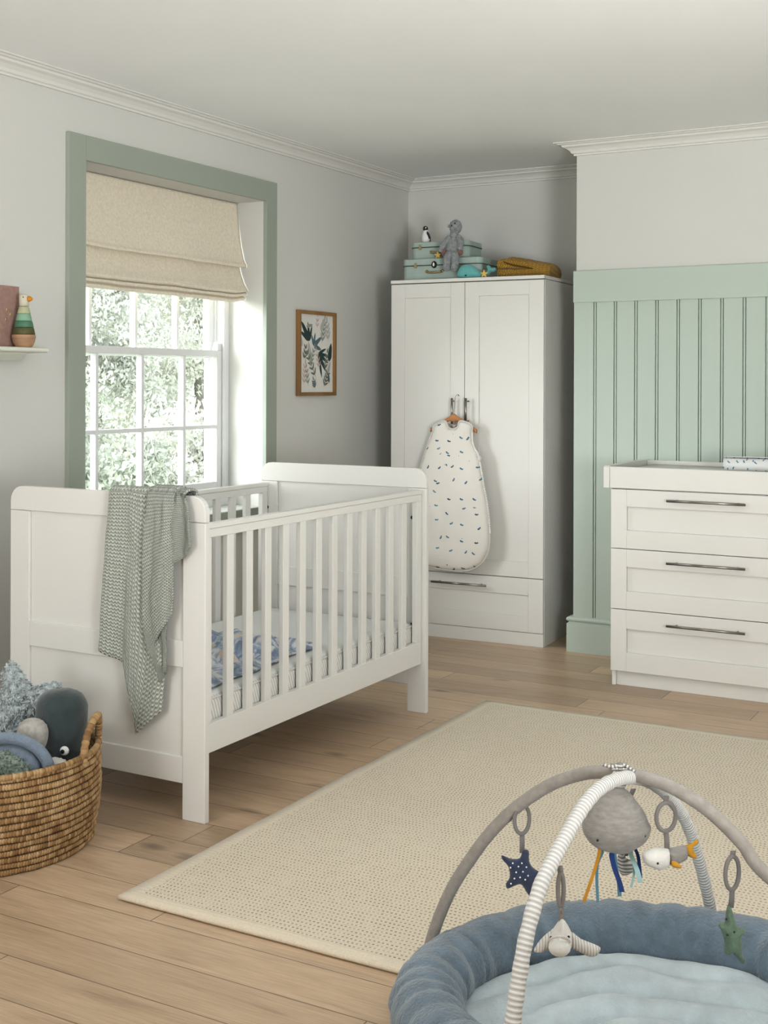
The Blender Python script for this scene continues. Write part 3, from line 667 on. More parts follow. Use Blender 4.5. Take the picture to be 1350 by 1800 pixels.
ra, rb = Vector((2.083, 1.80, .9685)), Vector((2.46, 1.84, .9685))
mb = MB(); pts = []
for i in range(90):
    a = i/89*3.3*2*PI; r = .0045+.0275*i/89; pts.append((r*math.cos(a), r*math.sin(a)))
ax = (rb-ra).normalized(); sd = Vector((-ax.y, ax.x, 0))
v = []
for k in range(13):
    c = ra.lerp(rb, k/12)
    for a, b in pts: v.append(c+ax*(.002*nz(a*90, b*90, k))+sd*a*(1+.02*nz(k*.7, 1))+Vector((0, 0, b)))
m_ = len(pts); mb.add(v, [(k*m_+i, k*m_+i+1, (k+1)*m_+i+1, (k+1)*m_+i) for k in range(12) for i in range(m_-1)], [((i % m_)*.006, (i//m_)*.032) for i in range(len(v))])
o = obj('rolled_muslin', mb, 'roll print', None, True, solid=.002); tag(o, 'rolled white cloth with small blue flecks lying on the changing mat', 'cloth')

# ================================================================== RUG, ART, SHELF
RX0, RX1, RY0, RY1 = 1.3058, 3.35, -1.187, 1.052
MT['rug'] = rug_mat(RX0, RX1, RY0, RY1)
def rg(u, v):
    x = RX0+(RX1-RX0)*u; y = RY0+(RY1-RY0)*v
    e = .004*nz(y*4, 0)*(1 if u in (0, 1) else 0); g_ = .004*nz(x*4, 5)*(1 if v in (0, 1) else 0)
    return (x+e, y+g_, .0085+.0018*nz(x*2.5, y*2.5)+.001*nz(x*9, y*9, 2))
o = obj('rug', MB().grid(rg, 60, 66), 'rug', None, True, solid=.009)
tag(o, 'cream woven rug with rows of brown stitches on the oak floor', 'rug')
ar = thing('framed_print', 'oak framed botanical leaf print hanging on the left wall', 'picture', (0, 1.782, 1.462))
y0, y1, z0, z1 = 1.604, 1.960, 1.2465, 1.6785; fw = .018
mb = MB().box(.001, .024, y0, y0+fw, z0, z1).box(.001, .024, y1-fw, y1, z0, z1).box(.001, .024, y0+fw, y1-fw, z1-fw, z1).box(.001, .024, y0+fw, y1-fw, z0, z0+fw)
obj('frame', mb, 'oak frame', ar, False, .001, True)
LC = [mat('print ink %d' % i, lin(*c), .8, .05) for i, c in enumerate(((52, 72, 70), (92, 116, 124), (150, 158, 148), (118, 124, 112), (206, 182, 174), (184, 186, 182)))]
mb = MB().box(.002, .010, y0+fw*.5, y1-fw*.5, z0+fw*.5, z1-fw*.5); lay = [0]
def leaf(cy, cz, L, wd_, ang, ci):
    mb.cm = ci+1; lay[0] += 1; x = .0102+lay[0]*.000015; v = []
    n_ = 9; ca, sa = math.cos(ang), math.sin(ang)
    for s_ in (1, -1):
        for i in range(n_+1):
            q = i/n_ if s_ > 0 else 1-i/n_; wv = wd_*math.sin(PI*q**.8)*s_*(1+.15*math.sin(q*9)); u_ = L*q
            v.append((x, cy+u_*ca-wv*sa, cz+u_*sa+wv*ca))
    mb.add(v, [tuple(range(len(v)))])
def frond(cy, cz, L, ang, n_, ci, wd_=.006, ll=.045, spread=.8):
    leaf(cy, cz, L, .0022, ang, ci)
    for i in range(n_):
        q = .15+.8*i/n_
        for s_ in (1, -1): leaf(cy+L*q*math.cos(ang), cz+L*q*math.sin(ang), ll*(1-.3*q), wd_, ang+s_*spread, ci)
    leaf(cy+L*.95*math.cos(ang), cz+L*.95*math.sin(ang), ll*.8, wd_, ang, ci)
Y_ = lambda q: y0+fw+(y1-y0-2*fw)*q; Zz = lambda q: z0+fw+(z1-z0-2*fw)*q
for a, L, w_ in ((2.25, .13, .017), (1.75, .10, .012), (2.65, .10, .013), (1.3, .085, .010)): leaf(Y_(.30), Zz(.66), L, w_, a, 0)
for a, L, w_ in ((1.35, .07, .010), (.55, .09, .014), (-.25, .075, .013), (1.9, .06, .009)): leaf(Y_(.42), Zz(.60), L, w_, a, 1)
frond(Y_(.66), Zz(.62), .13, 1.35, 4, 2, .006, .05, .55); frond(Y_(.86), Zz(.66), .10, 1.7, 3, 5, .007, .05, .6)
frond(Y_(.52), Zz(.83), .06, 1.5, 2, 4, .004, .03, .7)
for a, L, w_ in ((-.9, .12, .013), (-.45, .11, .011), (-.1, .10, .010), (.35, .08, .009), (-1.3, .13, .012)): leaf(Y_(.56), Zz(.50), L, w_, a, 0)
leaf(Y_(.88), Zz(.40), .10, .02, 1.35, 0); leaf(Y_(.33), Zz(.36), .12, .018, 1.75, 5)
frond(Y_(.50), Zz(.17), .19, 2.15, 5, 3, .006, .042, .75); frond(Y_(.13), Zz(.08), .12, 1.45, 4, 4, .005, .04, .7); frond(Y_(.26), Zz(.08), .10, 1.75, 3, 2, .004, .035, .7)
frond(Y_(.72), Zz(.06), .10, 1.1, 4, 3, .006, .04, .8); frond(Y_(.46), Zz(.05), .045, 1.9, 3, 1, .004, .03, .8); frond(Y_(.12), Zz(.42), .06, 1.2, 2, 3, .006, .035, .7)
frond(Y_(.30), Zz(.30), .12, 1.2, 4, 2, .005, .035, .6); frond(Y_(.60), Zz(.30), .10, 1.9, 3, 4, .005, .034, .7); leaf(Y_(.62), Zz(.80), .09, .014, 1.0, 5); leaf(Y_(.20), Zz(.84), .06, .010, .2, 2); frond(Y_(.74), Zz(.28), .10, 1.3, 3, 3, .006, .036, .6)
leaf(Y_(.08), Zz(.58), .08, .012, 1.9, 5); leaf(Y_(.88), Zz(.12), .06, .01, 1.7, 1); leaf(Y_(.84), Zz(.24), .07, .012, 1.2, 5)
mb.cm = 0
obj('print', mb, ['paper']+LC, ar, False, 0, True, fixn=False)
# shelf with book and bird
sf = thing('wall_shelf', 'pale painted wall shelf on the left wall beside the window', 'shelf', (0, -.7, 1.418))
obj('shelf_board', MB().prism([(0, 1.420), (.108, 1.420), (.115, 1.4235), (.117, 1.4295), (.115, 1.435), (.108, 1.438), (0, 1.438)], 'y', -1.35, -.2185), 'shelf paint', sf, False, .002, True)
obj('bracket_moulding', MB().prism([(0, 1.39), (.052, 1.39), (.058, 1.397), (.074, 1.41), (.078, 1.4198), (0, 1.4198)], 'y', -1.35, -.29), 'shelf paint', sf, True, .001, True)
bk = thing('pink_book', 'dusty pink keepsake book standing on the wall shelf behind wooden bird', 'book', (.03, -.50, 1.4385))
bt = hit(34, 508, (1, 0, 0), .031)
bt2 = hit(34, 600, (1, 0, 0), .031)
yr = (bt.y+bt2.y)/2
obj('cover', MB().box(.002, .006, yr-.22, yr, 1.4388, bt.z).box(.024, .028, yr-.22, yr, 1.4388, bt.z).box(.002, .028, yr-.22, yr-.216, 1.4388, bt.z), 'pink book', bk, False, .001, True)
obj('pages', MB().box(.0065, .0235, yr-.214, yr-.004, 1.443, bt.z-.004), 'paper', bk, False, 0, True)
mb = MB()
for u, v_ in ((10, 565), (18, 556), (12, 548)):
    q = hit(u, v_, (1, 0, 0), .0285); mb.ell(q, (.001, .004, .007), 10, 6)
obj('foil_motif', mb, 'gold', bk, True, 0, True)
bp_ = hit(41.5, 612, (0, 0, 1), 1.439); bx, by = .074, hit(41.5, 612, (1, 0, 0), .074).y
bd = thing('wooden_bird', 'wooden stacking bird toy with green bands and yellow beak on shelf', 'toy', (bx, by, 1.4385), YAW)
k = (PD(62, 600, 4.55)-PD(21, 600, 4.55)).length/41
obj('base', MB().lathe([(.012*1.9, 0), (.030, .002), (.0385, .018), (.0425, .036), (.0425, .042), (.041, .0455)], n=32), 'bird wood', bd)
zs = [(.0462, .0705, .0405, .0360, 'bird olive'), (.0712, .0945, .0350, .0305, 'bird green'), (.0952, .1215, .0295, .0240, 'bird mint'), (.1217, .1475, .0238, .0180, 'bird pale green')]
for a, b, r0, r1, m_ in zs: obj('ring', MB().lathe([(r0-.002, a), (r0, a+.002), (r1, b-.0015), (r1-.002, b)], n=32), m_, bd)
obj('head', MB().lathe([(.0135, .1485), (.0165, .150), (.0175, .165), (.0175, .186), (.0145, .1905), (.004, .1925)], n=28), 'bird cream', bd)
obj('beak', MB().lathe([(.0115, 0), (.0112, .004), (.007, .013), (.0035, .0165), (.0005, .018)], n=20).xf(Matrix.Translation((.0145, 0, .176)) @ Matrix.Rotation(PI/2, 4, 'Y')), 'amber', bd)
for s_ in (-1, 1): obj('eye', MB().ell((.002, s_*.0172, .1815), (.0022, .0012, .0022), 8, 6), 'black', bd)
# ================================================================== ON TOP OF THE WARDROBE
def suitcase(name, label, loc, rot, w, d, h, hx, clasp):
    t = thing(name, label, 'suitcase', loc, rot); lid = h*.70
    def shell(z0, z1, g_):
        pa = rrect(-w/2-g_, w/2+g_, -g_, d+g_, (.035,)*4, 6); return MB().prism(pa, 'z', z0, z1)
    obj('base', shell(0, lid, 0), 'mint card', t, False, .002); obj('lid', shell(lid+.0015, h, .002), 'mint card', t, False, .004)
    pa = rrect(-w/2-.0025, w/2+.0025, -.0025, d+.0025, (.036,)*4, 6)
    obj('trim_band', MB().tube([(p[0], p[1], lid) for p in pa], .0028, 6, closed=True), 'seam', t)
    mb = MB().tube(smooth_path([(hx-.042, -.002, h*.40), (hx-.036, -.016, h*.38), (hx, -.020, h*.36), (hx+.036, -.016, h*.38), (hx+.042, -.002, h*.40)], 5), [.006]*21, 8)
    for s_ in (-1, 1): mb.ell((hx+s_*.043, -.004, h*.42), (.010, .005, .009), 10, 6)
    obj('handle', mb, 'brass', t)
    for cx_ in (hx-.11, hx+.11):
        if abs(cx_) < w/2-.03: obj('clasp', MB().box(cx_-.007, cx_+.007, -.006, .001, lid-.012, lid+.014), 'brass', t, False, .001)
    if clasp:
        c = obj('lock', MB().ell((hx, -.008, lid+.002), (.015, .009, .019), 14, 10), 'black', t)
        obj('lock_plate', MB().ell((hx, -.0165, lid+.002), (.0055, .002, .011), 10, 6), 'white bead', c)
    return t
suitcase('suitcase', 'larger mint green suitcase with brass handle, under the small suitcase on wardrobe', (.487, 2.252, WH+.0015), .06, .452, .27, .118, -.036, True)
suitcase('suitcase', 'smaller mint green suitcase stacked on the larger one on the wardrobe', (.447, 2.308, WH+.121), .05, .335, .21, .094, .0, False)
# penguin
T_ = thing('penguin_figure', 'small black and white penguin ornament standing on top of the suitcases', 'ornament', (.336, 2.37, WH+.2165), YAW+.35)
obj('body', MB().lathe([(.010, 0), (.0185, .003), (.0225, .022), (.022, .040), (.017, .062), (.010, .072), (.004, .076)], n=20), 'white bead', T_)
mb = MB().ell((.008, .006, .036), (.0195, .020, .044), 18, 12, Matrix.Rotation(-.22, 3, 'Y'))
mb.ell((-.003, 0, .080), (.0145, .013, .0145), 16, 10); mb.ell((.022, .004, .010), (.006, .010, .014), 10, 8)
mb.ell((.006, -.019, .042), (.008, .004, .022), 10, 8, Matrix.Rotation(-.3, 3, 'Y'))
obj('black_back', mb, 'penguin black', T_)
obj('beak', MB().lathe([(.004, 0), (.002, .009), (.0004, .014)], n=8).xf(Matrix.Translation((-.014, 0, .081)) @ Matrix.Rotation(-PI/2-.1, 4, 'Y')), 'bird pale green', T_)
obj('eye', MB().ell((-.006, -.0125, .083), (.0045, .002, .0045), 10, 6), 'white bead', T_)
# plush toy sitting on the edge of the lower suitcase
T_ = thing('plush_toy', 'floppy grey plush animal sitting on the suitcases on top of the wardrobe', 'soft toy', (.556, 2.245, WH+.120), YAW*.55)
def fur(mb, amp=.0022, sc=160):
    for i, p in enumerate(mb.v):
        d = Vector((nz(p[0]*sc, p[1]*sc, p[2]*sc), nz(p[1]*sc, p[2]*sc, p[0]*sc+9), nz(p[2]*sc, p[0]*sc, p[1]*sc+5)))
        mb.v[i] = tuple(Vector(p)+d*amp)
    return mb
k = .00298
mb = MB()
def pear(d, q):
    f_ = 1-.32*max(0, d.z)-.0*d.z; return Vector((q.x*f_, q.y*f_, q.z))
mb.ell((.004, 0, .058), (.037, .032, .066), 26, 18, fn=pear); mb.tube([(.008, 0, .10), (.012, -.002, .135)], [.023, .021], 14)
obj('body', fur(mb), 'grey plush', T_)
hd = obj('head', fur(MB().ell((.018, -.004, .158), (.0335, .032, .038), 24, 16).ell((.012, -.026, .150), (.019, .015, .016), 16, 10), .0015), 'grey plush', T_)
for x, z in ((.002, .162), (.020, .172)): obj('eye', MB().ell((x, -.036, z), (.0035, .0025, .0045), 8, 6), 'black', hd)
obj('ear', MB().ell((-.018, -.006, .163), (.007, .004, .009), 10, 6), 'grey plush', hd)
aL = fur(MB().tube(smooth_path([(-.012, -.004, .108), (-.030, -.008, .085), (-.046, -.012, .060), (-.056, -.016, .040)], 5), [.012+.005*math.sin(PI*i/15) for i in range(16)], 12).ell((-.056, -.016, .038), (.013, .013, .014), 12, 8))
obj('arm', aL, 'grey plush', T_)
aR = fur(MB().tube(smooth_path([(.030, -.004, .110), (.044, -.012, .088), (.046, -.018, .060), (.042, -.022, .036)], 5), [.012+.006*math.sin(PI*i/15) for i in range(16)], 12))
obj('arm', aR, 'grey plush', T_)
obj('paw', fur(MB().ell((.042, -.024, .022), (.020, .014, .018), 14, 10)), 'pink plush', T_, label='pinkish paw')
obj('paw', fur(MB().ell((-.040, -.010, .024), (.016, .012, .020), 14, 10)), 'pink plush', T_, label='pinkish paw')
for x0, x1 in ((-.012, -.020), (.018, .022)):
    obj('leg', fur(MB().tube(smooth_path([(x0, -.004, .016), (x0*1.05, -.030, .012), (x1, -.040, -.018), (x1, -.043, -.050)], 6), [.016+.003*math.sin(PI*i/18)+.004*(i/18) for i in range(19)], 14).ell((x1-.002, -.046, -.056), (.021, .019, .022), 16, 10)), 'grey plush', T_)
# stars
def star_toy(label, loc, rot, r):
    t = thing('star_toy', label, 'star', loc, rot); obj('star_body', MB().pillow(star_poly(r, r*.52, 5, PI/2), r*.42, r*.5, r*.16), 'star yellow', t)
    for s_ in (-1, 1): obj('eye', MB().ell((s_*r*.2, -r*.36, .05*r), (r*.07, r*.07, r*.09), 6, 4), 'black', t)
p = hit(763, 449, (0, 1, 0), 2.232); star_toy('small yellow star toy on the larger suitcase in front of the small one', (p.x, 2.268, WH+.12+.0175), .2, .0215)
p = hit(849.6, 479, (0, 1, 0), 2.175); star_toy('small yellow star toy lying beside the turquoise whale', (p.x, 2.175, WH+.0185), .2, .0225)
# whale
p = hit(803, 487, (0, 1, 0), 2.195); q = hit(868, 480, (0, 1, 0), 2.195); wl_ = q.x-p.x
T_ = thing('whale_toy', 'turquoise whale soft toy with raised tail on top of the wardrobe', 'soft toy', (p.x, 2.198, WH+.001), .08)
out = [(0, .012), (.003, .040), (.018, .064), (.042, .074), (.070, .069), (.098, .052), (.118, .034), (.140, .030), (.155, .040), (.150, .056), (.156, .066), (.168, .060), (.176, .050), (.190, .052), (.197, .042), (.186, .030), (.172, .028), (.160, .016), (.135, .003), (.09, .0), (.03, .0)]
s_ = wl_/.197
obj('body', MB().pillow([(p_.x, p_.y) for p_ in smooth_path([Vector((a*s_, b, 0)) for a, b in out], 4, True)], .032, .035, .006), 'turquoise plush', T_)
obj('eye', MB().ell((.052*s_, -.029, .014), (.006, .003, .0035), 8, 6), 'black', T_)
# mustard blanket: one folded sheet, section swept along x
T_ = thing('folded_blanket', 'folded mustard knitted blanket lying on top of the wardrobe', 'blanket', (.965, 2.36, WH), .04)
mb = MB()
sec = [(-.085, .006), (-.100, .020), (-.104, .044), (-.096, .084), (-.064, .108), (-.010, .118), (.050, .110), (.095, .086), (.110, .05), (.105, .02), (.09, .004), (0., .002)]
sp_ = smooth_path([Vector((a, b, 0)) for a, b in sec], 4, True)
def mus(u, v):
    q = sp_[int(round(v*len(sp_))) % len(sp_)]; x = -.145+.265*u; sc = 1-.46*max(0, (u-.12))**1.1; e = min(1, 5.5*(u+.015), 9*(1-u+.05)); e = math.sqrt(max(.02, 1-(1-e)**2))
    return (x, (q.x*e*1.0)+.004*nz(x*20, q.y*30), max(.0015, .055+(q.y-.055)*e)*sc+.003*nz(x*25, q.x*20, 2))
mb.grid(mus, 40, len(sp_), wv=True, uv=lambda u, v: (u*.3, v*.45))
n_ = len(sp_); mb.f += [tuple(range(n_-1, -1, -1)), tuple(range(40*n_, 41*n_))]; mb.mi += [0, 0]
# the rolled turn at the left front, showing the folded layers
def rol(u, v):
    a = 2*PI*v; x = -.158+.19*u; r = .042*(1-.25*u)*math.sqrt(max(.03, 1-(2*abs(u-.42)/1.2)**4))
    return (x, -.082-.028*math.cos(a)*(r/.042)+.004*nz(u*8, v*6), (.056-.012*u+r*math.sin(a)*1.2)+.002*nz(x*40, a))
mb.grid(rol, 26, 26, wv=True, uv=lambda u, v: (v*.26, u*.2))
o = obj('folded_layers', mb, 'mustard cable', T_)
mb = MB()
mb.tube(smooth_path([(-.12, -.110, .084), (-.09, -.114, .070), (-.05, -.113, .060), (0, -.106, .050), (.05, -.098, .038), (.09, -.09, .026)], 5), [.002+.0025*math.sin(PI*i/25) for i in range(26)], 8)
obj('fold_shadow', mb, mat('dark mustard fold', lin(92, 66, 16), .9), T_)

# ================================================================== BASKET OF SOFT TOYS
BC = UD(-1.13, 3.56); BR0, BR1, BH, NCO = .290, .306, .268, 15
bk = thing('woven_basket', 'round coiled seagrass basket filled with soft toys by the cot', 'basket', (BC.x, BC.y, 0), YAW)
pit = BH/NCO; mb = MB()
def coil(u, v):
    kk = v*NCO; fr_ = kk-math.floor(kk) if v < 1 else 1; z = v*BH; a = 2*PI*u
    bulge = math.sqrt(max(0, 1-(2*fr_-1)**2)); row = min(NCO-1, math.floor(kk))
    st = abs(math.sin((u*250+row*.37)*PI)); r = BR0+(BR1-BR0)*v+.012*math.sin(v*PI)+.0058*bulge*(.75+.25*st)+.0035*nz(math.cos(a)*6, math.sin(a)*6, row)
    return (r*math.cos(a), r*math.sin(a), z+.003*nz(math.cos(a)*3, math.sin(a)*3, row))
mb.grid(coil, 750, NCO*7, wu=True, uv=lambda u, v: (u*250, v*NCO))
obj('basket_wall', mb, 'basket', bk)
mb = MB().grid(lambda u, v: ((BR0+(BR1-BR0)*v-.006)*math.cos(2*PI*u), (BR0+(BR1-BR0)*v-.006)*math.sin(2*PI*u), .006+(BH-.006)*v), 96, 4, wu=True, uv=lambda u, v: (u*150, v*NCO))
mb.lathe([(0.001, .004), (BR0-.004, .004), (BR0-.004, .007), (.001, .007)], n=64)
obj('basket_lining', mb, 'basket', bk)
rim = [((BR1+.001)*math.cos(2*PI*i/220), (BR1+.001)*math.sin(2*PI*i/220), BH-.002) for i in range(220)]
mb = MB(); mb.tube(rim, [.008+.001*abs(math.sin(i*1.4)) for i in range(220)], 10, closed=True)
for i, (a_, b_) in mb.uv.items(): mb.uv[i] = (b_/.009, .25+.5*a_)
obj('rim', mb, 'basket', bk)
for s_, a0 in ((1, 0.0), (-1, PI)):
    rr = BR1+.002
    P = smooth_path([(rr*math.cos(a0+w_), rr*math.sin(a0+w_), BH+z_) for w_, z_ in ((-.30, -.03), (-.29, .01), (-.235, .050), (-.12, .080), (0, .086), (.12, .080), (.235, .050), (.29, .01), (.30, -.03))], 8)
    mb = MB().tube(P, [.0105+.0012*math.sin(i*2.1) for i in range(len(P))], 10)
    for i, (a_, b_) in mb.uv.items(): mb.uv[i] = (b_/.012, .3+.4*a_)
    obj('handle', mb, 'basket', bk)
def front_y(mb, x, z, r=.010):
    return min([v[1] for v in mb.v if (v[0]-x)**2+(v[2]-z)**2 < r*r] or [0])
def LP(u, v, D, y, u0, v0): return (((u-675)*(D+y)-(u0-675)*D)/FPX, y, -((v-PY)*(D+y)-(v0-PY)*D)/FPX)
def bas(label, name, u, v, D, cat='soft toy', tilt=0.):
    p = PD(u, v, D); return thing(name, label, cat, p, YAW), D/FPX
def roundp(px, u0, v0, k, n=5): return [(q.x, q.y) for q in smooth_path([Vector(((u-u0)*k, -(v-v0)*k, 0)) for u, v in px], n, True)]
def tufts(mb, n, ln, seed=1, w=.3):
    r = random.Random(seed); fs = list(mb.f); vs = [Vector(p) for p in mb.v]; k0 = len(vs)
    for _ in range(n):
        f_ = r.choice(fs); a = vs[f_[0]]; b = vs[f_[1]]; c = vs[f_[2]]; q1, q2 = r.random(), r.random()
        if q1+q2 > 1: q1, q2 = 1-q1, 1-q2
        p = a+(b-a)*q1+(c-a)*q2; nn = (b-a).cross(c-a)
        if nn.length < 1e-12: continue
        nn.normalize(); dr = (nn*(1 if nn.y < .1 or True else -1)+Vector((r.uniform(-.8, .8), r.uniform(-.8, .8), r.uniform(-.9, .5)))).normalized()
        sd = dr.orthogonal().normalized(); sd.rotate(Matrix.Rotation(r.uniform(0, 6.28), 3, dr)); L = ln*r.uniform(.6, 1.3)
        bend = Vector((r.uniform(-.4, .4), r.uniform(-.4, .4), r.uniform(-.6, .2)))*L
        m1 = p+dr*L*.55; tip = p+dr*L+bend*.5
        mb.add([p-sd*L*w, p+sd*L*w, m1+sd*L*w*.9, m1-sd*L*w*.9, tip+sd*L*w*.3, tip-sd*L*w*.3], [(0, 1, 2, 3), (3, 2, 4, 5)])
    return mb
# shaggy starfish cushion
T_, k = bas('shaggy pale blue starfish plush with pointed arm, at the back of basket', 'starfish_plush', 45, 1270, 3.74)
mb = MB().pillow(roundp([(20, 1168), (33, 1176), (46, 1196), (58, 1212), (72, 1210), (90, 1203), (106, 1206), (108, 1222), (92, 1240), (80, 1262), (74, 1300), (70, 1350), (20, 1390), (-40, 1390), (-60, 1330), (-50, 1290), (-20, 1270), (0, 1255), (8, 1220), (10, 1185)], 45, 1270, k), .055, .06, .011)
bmesh_ok = obj('starfish_body', tufts(fur(mb, .004, 90), 6500, .0095, 3, .24), 'shaggy blue', T_, False, fixn=False)
# dark whale
T_, k = bas('dark petrol green velvet whale plush with round white eye in the basket', 'whale_plush', 112, 1290, 3.60)
mb = MB().pillow(roundp([(66, 1250), (70, 1232), (84, 1218), (104, 1213), (126, 1213), (146, 1221), (157, 1238), (158, 1256), (156, 1290), (152, 1330), (146, 1365), (120, 1400), (92, 1390), (84, 1340), (74, 1290), (67, 1268)], 112, 1290, k), .064, .080, .008, fn=lambda x, z: .007*math.sin(z*250+x*90+nz(x*20, z*8)*5)*max(0, min(1, (.01-z)/.03))*(.5+nz(x*25, z*40))+.003*nz(x*20, z*20))
wb = obj('whale_body', mb, 'dark petrol velvet', T_)
ex, _y, ez = LP(117, 1323, 3.60, -.062, 112, 1290)
fy = front_y(mb, ex, ez)-.001; e_ = obj('eye', MB().ell((ex, fy, ez), (.0135, .006, .0135), 16, 10), 'white bead', T_)
obj('pupil', MB().ell((ex-.004, fy-.0055, ez-.001), (.0062, .003, .0062), 12, 8), 'black', e_)
obj('tooth', MB().ell((ex+.016, front_y(mb, ex+.016, ez-.034)-.001, ez-.034), (.006, .005, .006), 10, 6), 'white bead', T_)
# oat coloured rounded toy
T_, k = bas('oatmeal marl rounded soft toy between the blue turtle and dark whale', 'pebble_plush', 62, 1300, 3.53)
obj('pebble_body', MB().pillow(roundp([(32, 1296), (36, 1280), (46, 1269), (62, 1265), (78, 1270), (88, 1284), (88, 1302), (82, 1320), (70, 1350), (40, 1350), (30, 1320)], 62, 1300, k), .036, .038, .006), 'oat marl', T_)
# blue domed turtle shell
T_, k = bas('denim blue fleece turtle plush with thick rolled shell edge in basket', 'turtle_plush', 45, 1345, 3.47)
arc_ = [(-46, 1360), (-40, 1330), (-22, 1308), (4, 1299), (34, 1299), (60, 1308), (80, 1324), (92, 1345), (96, 1366)]
obj('shell', MB().pillow(roundp([(-40, 1385), (-38, 1345), (-15, 1318), (20, 1310), (50, 1313), (72, 1330), (84, 1352), (84, 1390), (60, 1410), (0, 1410)], 45, 1345, k), .046, .05, .008), 'denim blue fleece', T_)
P = smooth_path([((u-45)*k, -.018, -(v-1345)*k) for u, v in arc_], 8)
obj('shell_edge', fur(MB().tube(P, [.0165]*len(P), 14), .001, 120), 'denim blue fleece', T_)
# tweed blob
T_, k = bas('speckled green tweed soft toy at the front of the basket', 'coral_plush', 20, 1352, 3.41)
obj('coral_body', tufts(fur(MB().pillow(roundp([(-25, 1372), (-22, 1340), (0, 1326), (18, 1326), (34, 1334), (42, 1342), (54, 1354), (54, 1364), (44, 1376), (10, 1392)], 20, 1352, k), .036, .03, .007), .003, 150), 1500, .006, 5, .35), 'green tweed', T_, False, fixn=False)
T_, k = bas('small white soft toy tucked between the turtle and the basket rim', 'lamb_plush', 106, 1345, 3.49)
obj('lamb_body', fur(MB().pillow(roundp([(92, 1340), (98, 1334), (112, 1337), (120, 1342), (121, 1356), (112, 1366), (96, 1366)], 106, 1345, k), .026, .02, .005), .0015, 150), 'white jersey', T_)
# crumpled filling below, so nothing hovers
T_ = thing('fleece_throw', 'pale crumpled fleece lying under the soft toys in the basket', 'throw', (BC.x, BC.y, .012), YAW)
obj('fleece', MB().grid(lambda u, v: ((BR0-.012)*(u*.999+.001)*math.cos(2*PI*v), (BR0-.012)*(u*.999+.001)*math.sin(2*PI*v), .005+.135*(1-u**6)+.02*nz(u*6*math.cos(2*PI*v), u*6*math.sin(2*PI*v))*(1-u)), 24, 48, wv=True), 'oat marl', T_, solid=.003)

# ================================================================== PLAY GYM
GU, GD = .512, 2.425; GC = UD(GU, GD)
gy = thing('play_gym', 'round baby play gym with blue padded rim and two crossed arches', 'play gym', (GC.x, GC.y, 0), YAW)
zr = .0225
AE, BE = .425, .350
def bol(u, v):
    a = 2*PI*u; w_ = 2*PI*v; amp = .35+.65*max(0, nz(a*1.1+7, 2.)+.55); pl = abs(math.sin(a*17+1.5*math.sin(a*4)+.35*math.sin(w_*2)))**.7; puck = .006*nz(a*7, w_*.8)+amp*(.010*pl*max(0, math.cos(w_-2.7))+.009*pl*max(0, math.cos(w_-.3))+.003*pl)
    r = .064+puck+.002*nz(a*20, w_*3, 4); seam = -.006*sum(math.exp(-((a-s)/.012)**2) for s in (1.05, 2.55, 4.2, 5.7)); r += seam
    ca, sa = math.cos(a), math.sin(a); rx, ry = AE+r*math.cos(w_), BE+r*math.cos(w_)
    return (rx*ca, ry*sa, zr+.063+r*1.02*math.sin(w_))
obj('padded_rim', MB().grid(bol, 360, 28, True, True), 'bolster fleece', gy)
def pil(u, v):
    a = 2*PI*v; r = u*.998+.002; x = r*(AE-.052)*math.cos(a); y = r*(BE-.052)*math.sin(a)
    q = y+.34*abs(x-.03+.10*nz(y*6, 3))+.030*nz(x*4, y*4); ch = abs(math.sin(q*PI/.115+.5))**.6
    dome = math.sqrt(max(0, 1-r**3.2))
    return (x, y, zr+.028+(.018+.046*ch*(.75+.5*nz(x*5, y*5, 8))+.012*nz(x*7, y*7, 2)+.005*nz(x*24, y*20, 7))*dome+.03*(1-dome)*0)
obj('quilted_cushion', MB().grid(pil, 60, 160, wv=True), 'pillow fleece', gy)
obj('base_cloth', MB().prism([((AE+.035)*math.cos(2*PI*i/64), (BE+.035)*math.sin(2*PI*i/64)) for i in range(64)], 'z', zr-.006, zr+.012), 'bolster fleece', gy, False)
# arches: each lies in a vertical plane through its two feet
F1, F2, F3, F4 = (.09, 2.645), (.94, 2.215), (.2, 2.02), (.745, 2.815)
def vplane(a, b):
    A, B = UD(*a), UD(*b); d = (B-A).normalized(); n_ = Vector((-d.y, d.x, 0)); return n_, n_.dot(A)
ng, dg = vplane(F1, F2); ns, ds_ = vplane(F3, F4)
garc = [hit(u, v, ng, dg) for u, v in [(760, 1668), (776, 1615), (800, 1560), (830, 1512), (862, 1468), (900, 1428), (940, 1397), (980, 1374), (1025, 1359), (1060, 1355), (1092, 1356), (1140, 1365), (1180, 1379), (1220, 1401), (1260, 1430), (1310, 1480), (1346, 1528)]]
f1 = UD(F1[0]-.004, F1[1], .03); garc = [f1]+garc
f2 = UD(F2[0]+.0, F2[1], .03); last = garc[-1]
for q in (.35, .7, 1.):
    p_ = last.lerp(f2, q); p_ += Vector((RV[0], RV[1], 0))*.05*math.sin(PI*q)+Vector((0, 0, .03))*math.sin(PI*q); garc.append(p_)
sarc = [hit(u, v, ns, ds_) for u, v in [(908, 1795), (918, 1720), (932, 1640), (954, 1560), (978, 1508), (1004, 1460), (1021, 1430), (1037, 1406), (1058, 1384), (1082, 1370), (1110, 1364), (1140, 1369), (1168, 1386), (1192, 1412), (1212, 1445), (1228, 1490), (1243, 1545), (1256, 1604)]]
f3 = UD(F3[0]-.02, F3[1], .03); f4 = UD(F4[0]+.006, F4[1], .03); sarc = [f3, f3.lerp(sarc[0], .5)+Vector((0, 0, 0))]+sarc+[f4]
gs = smooth_path(garc, 6); ss = smooth_path(sarc, 6)
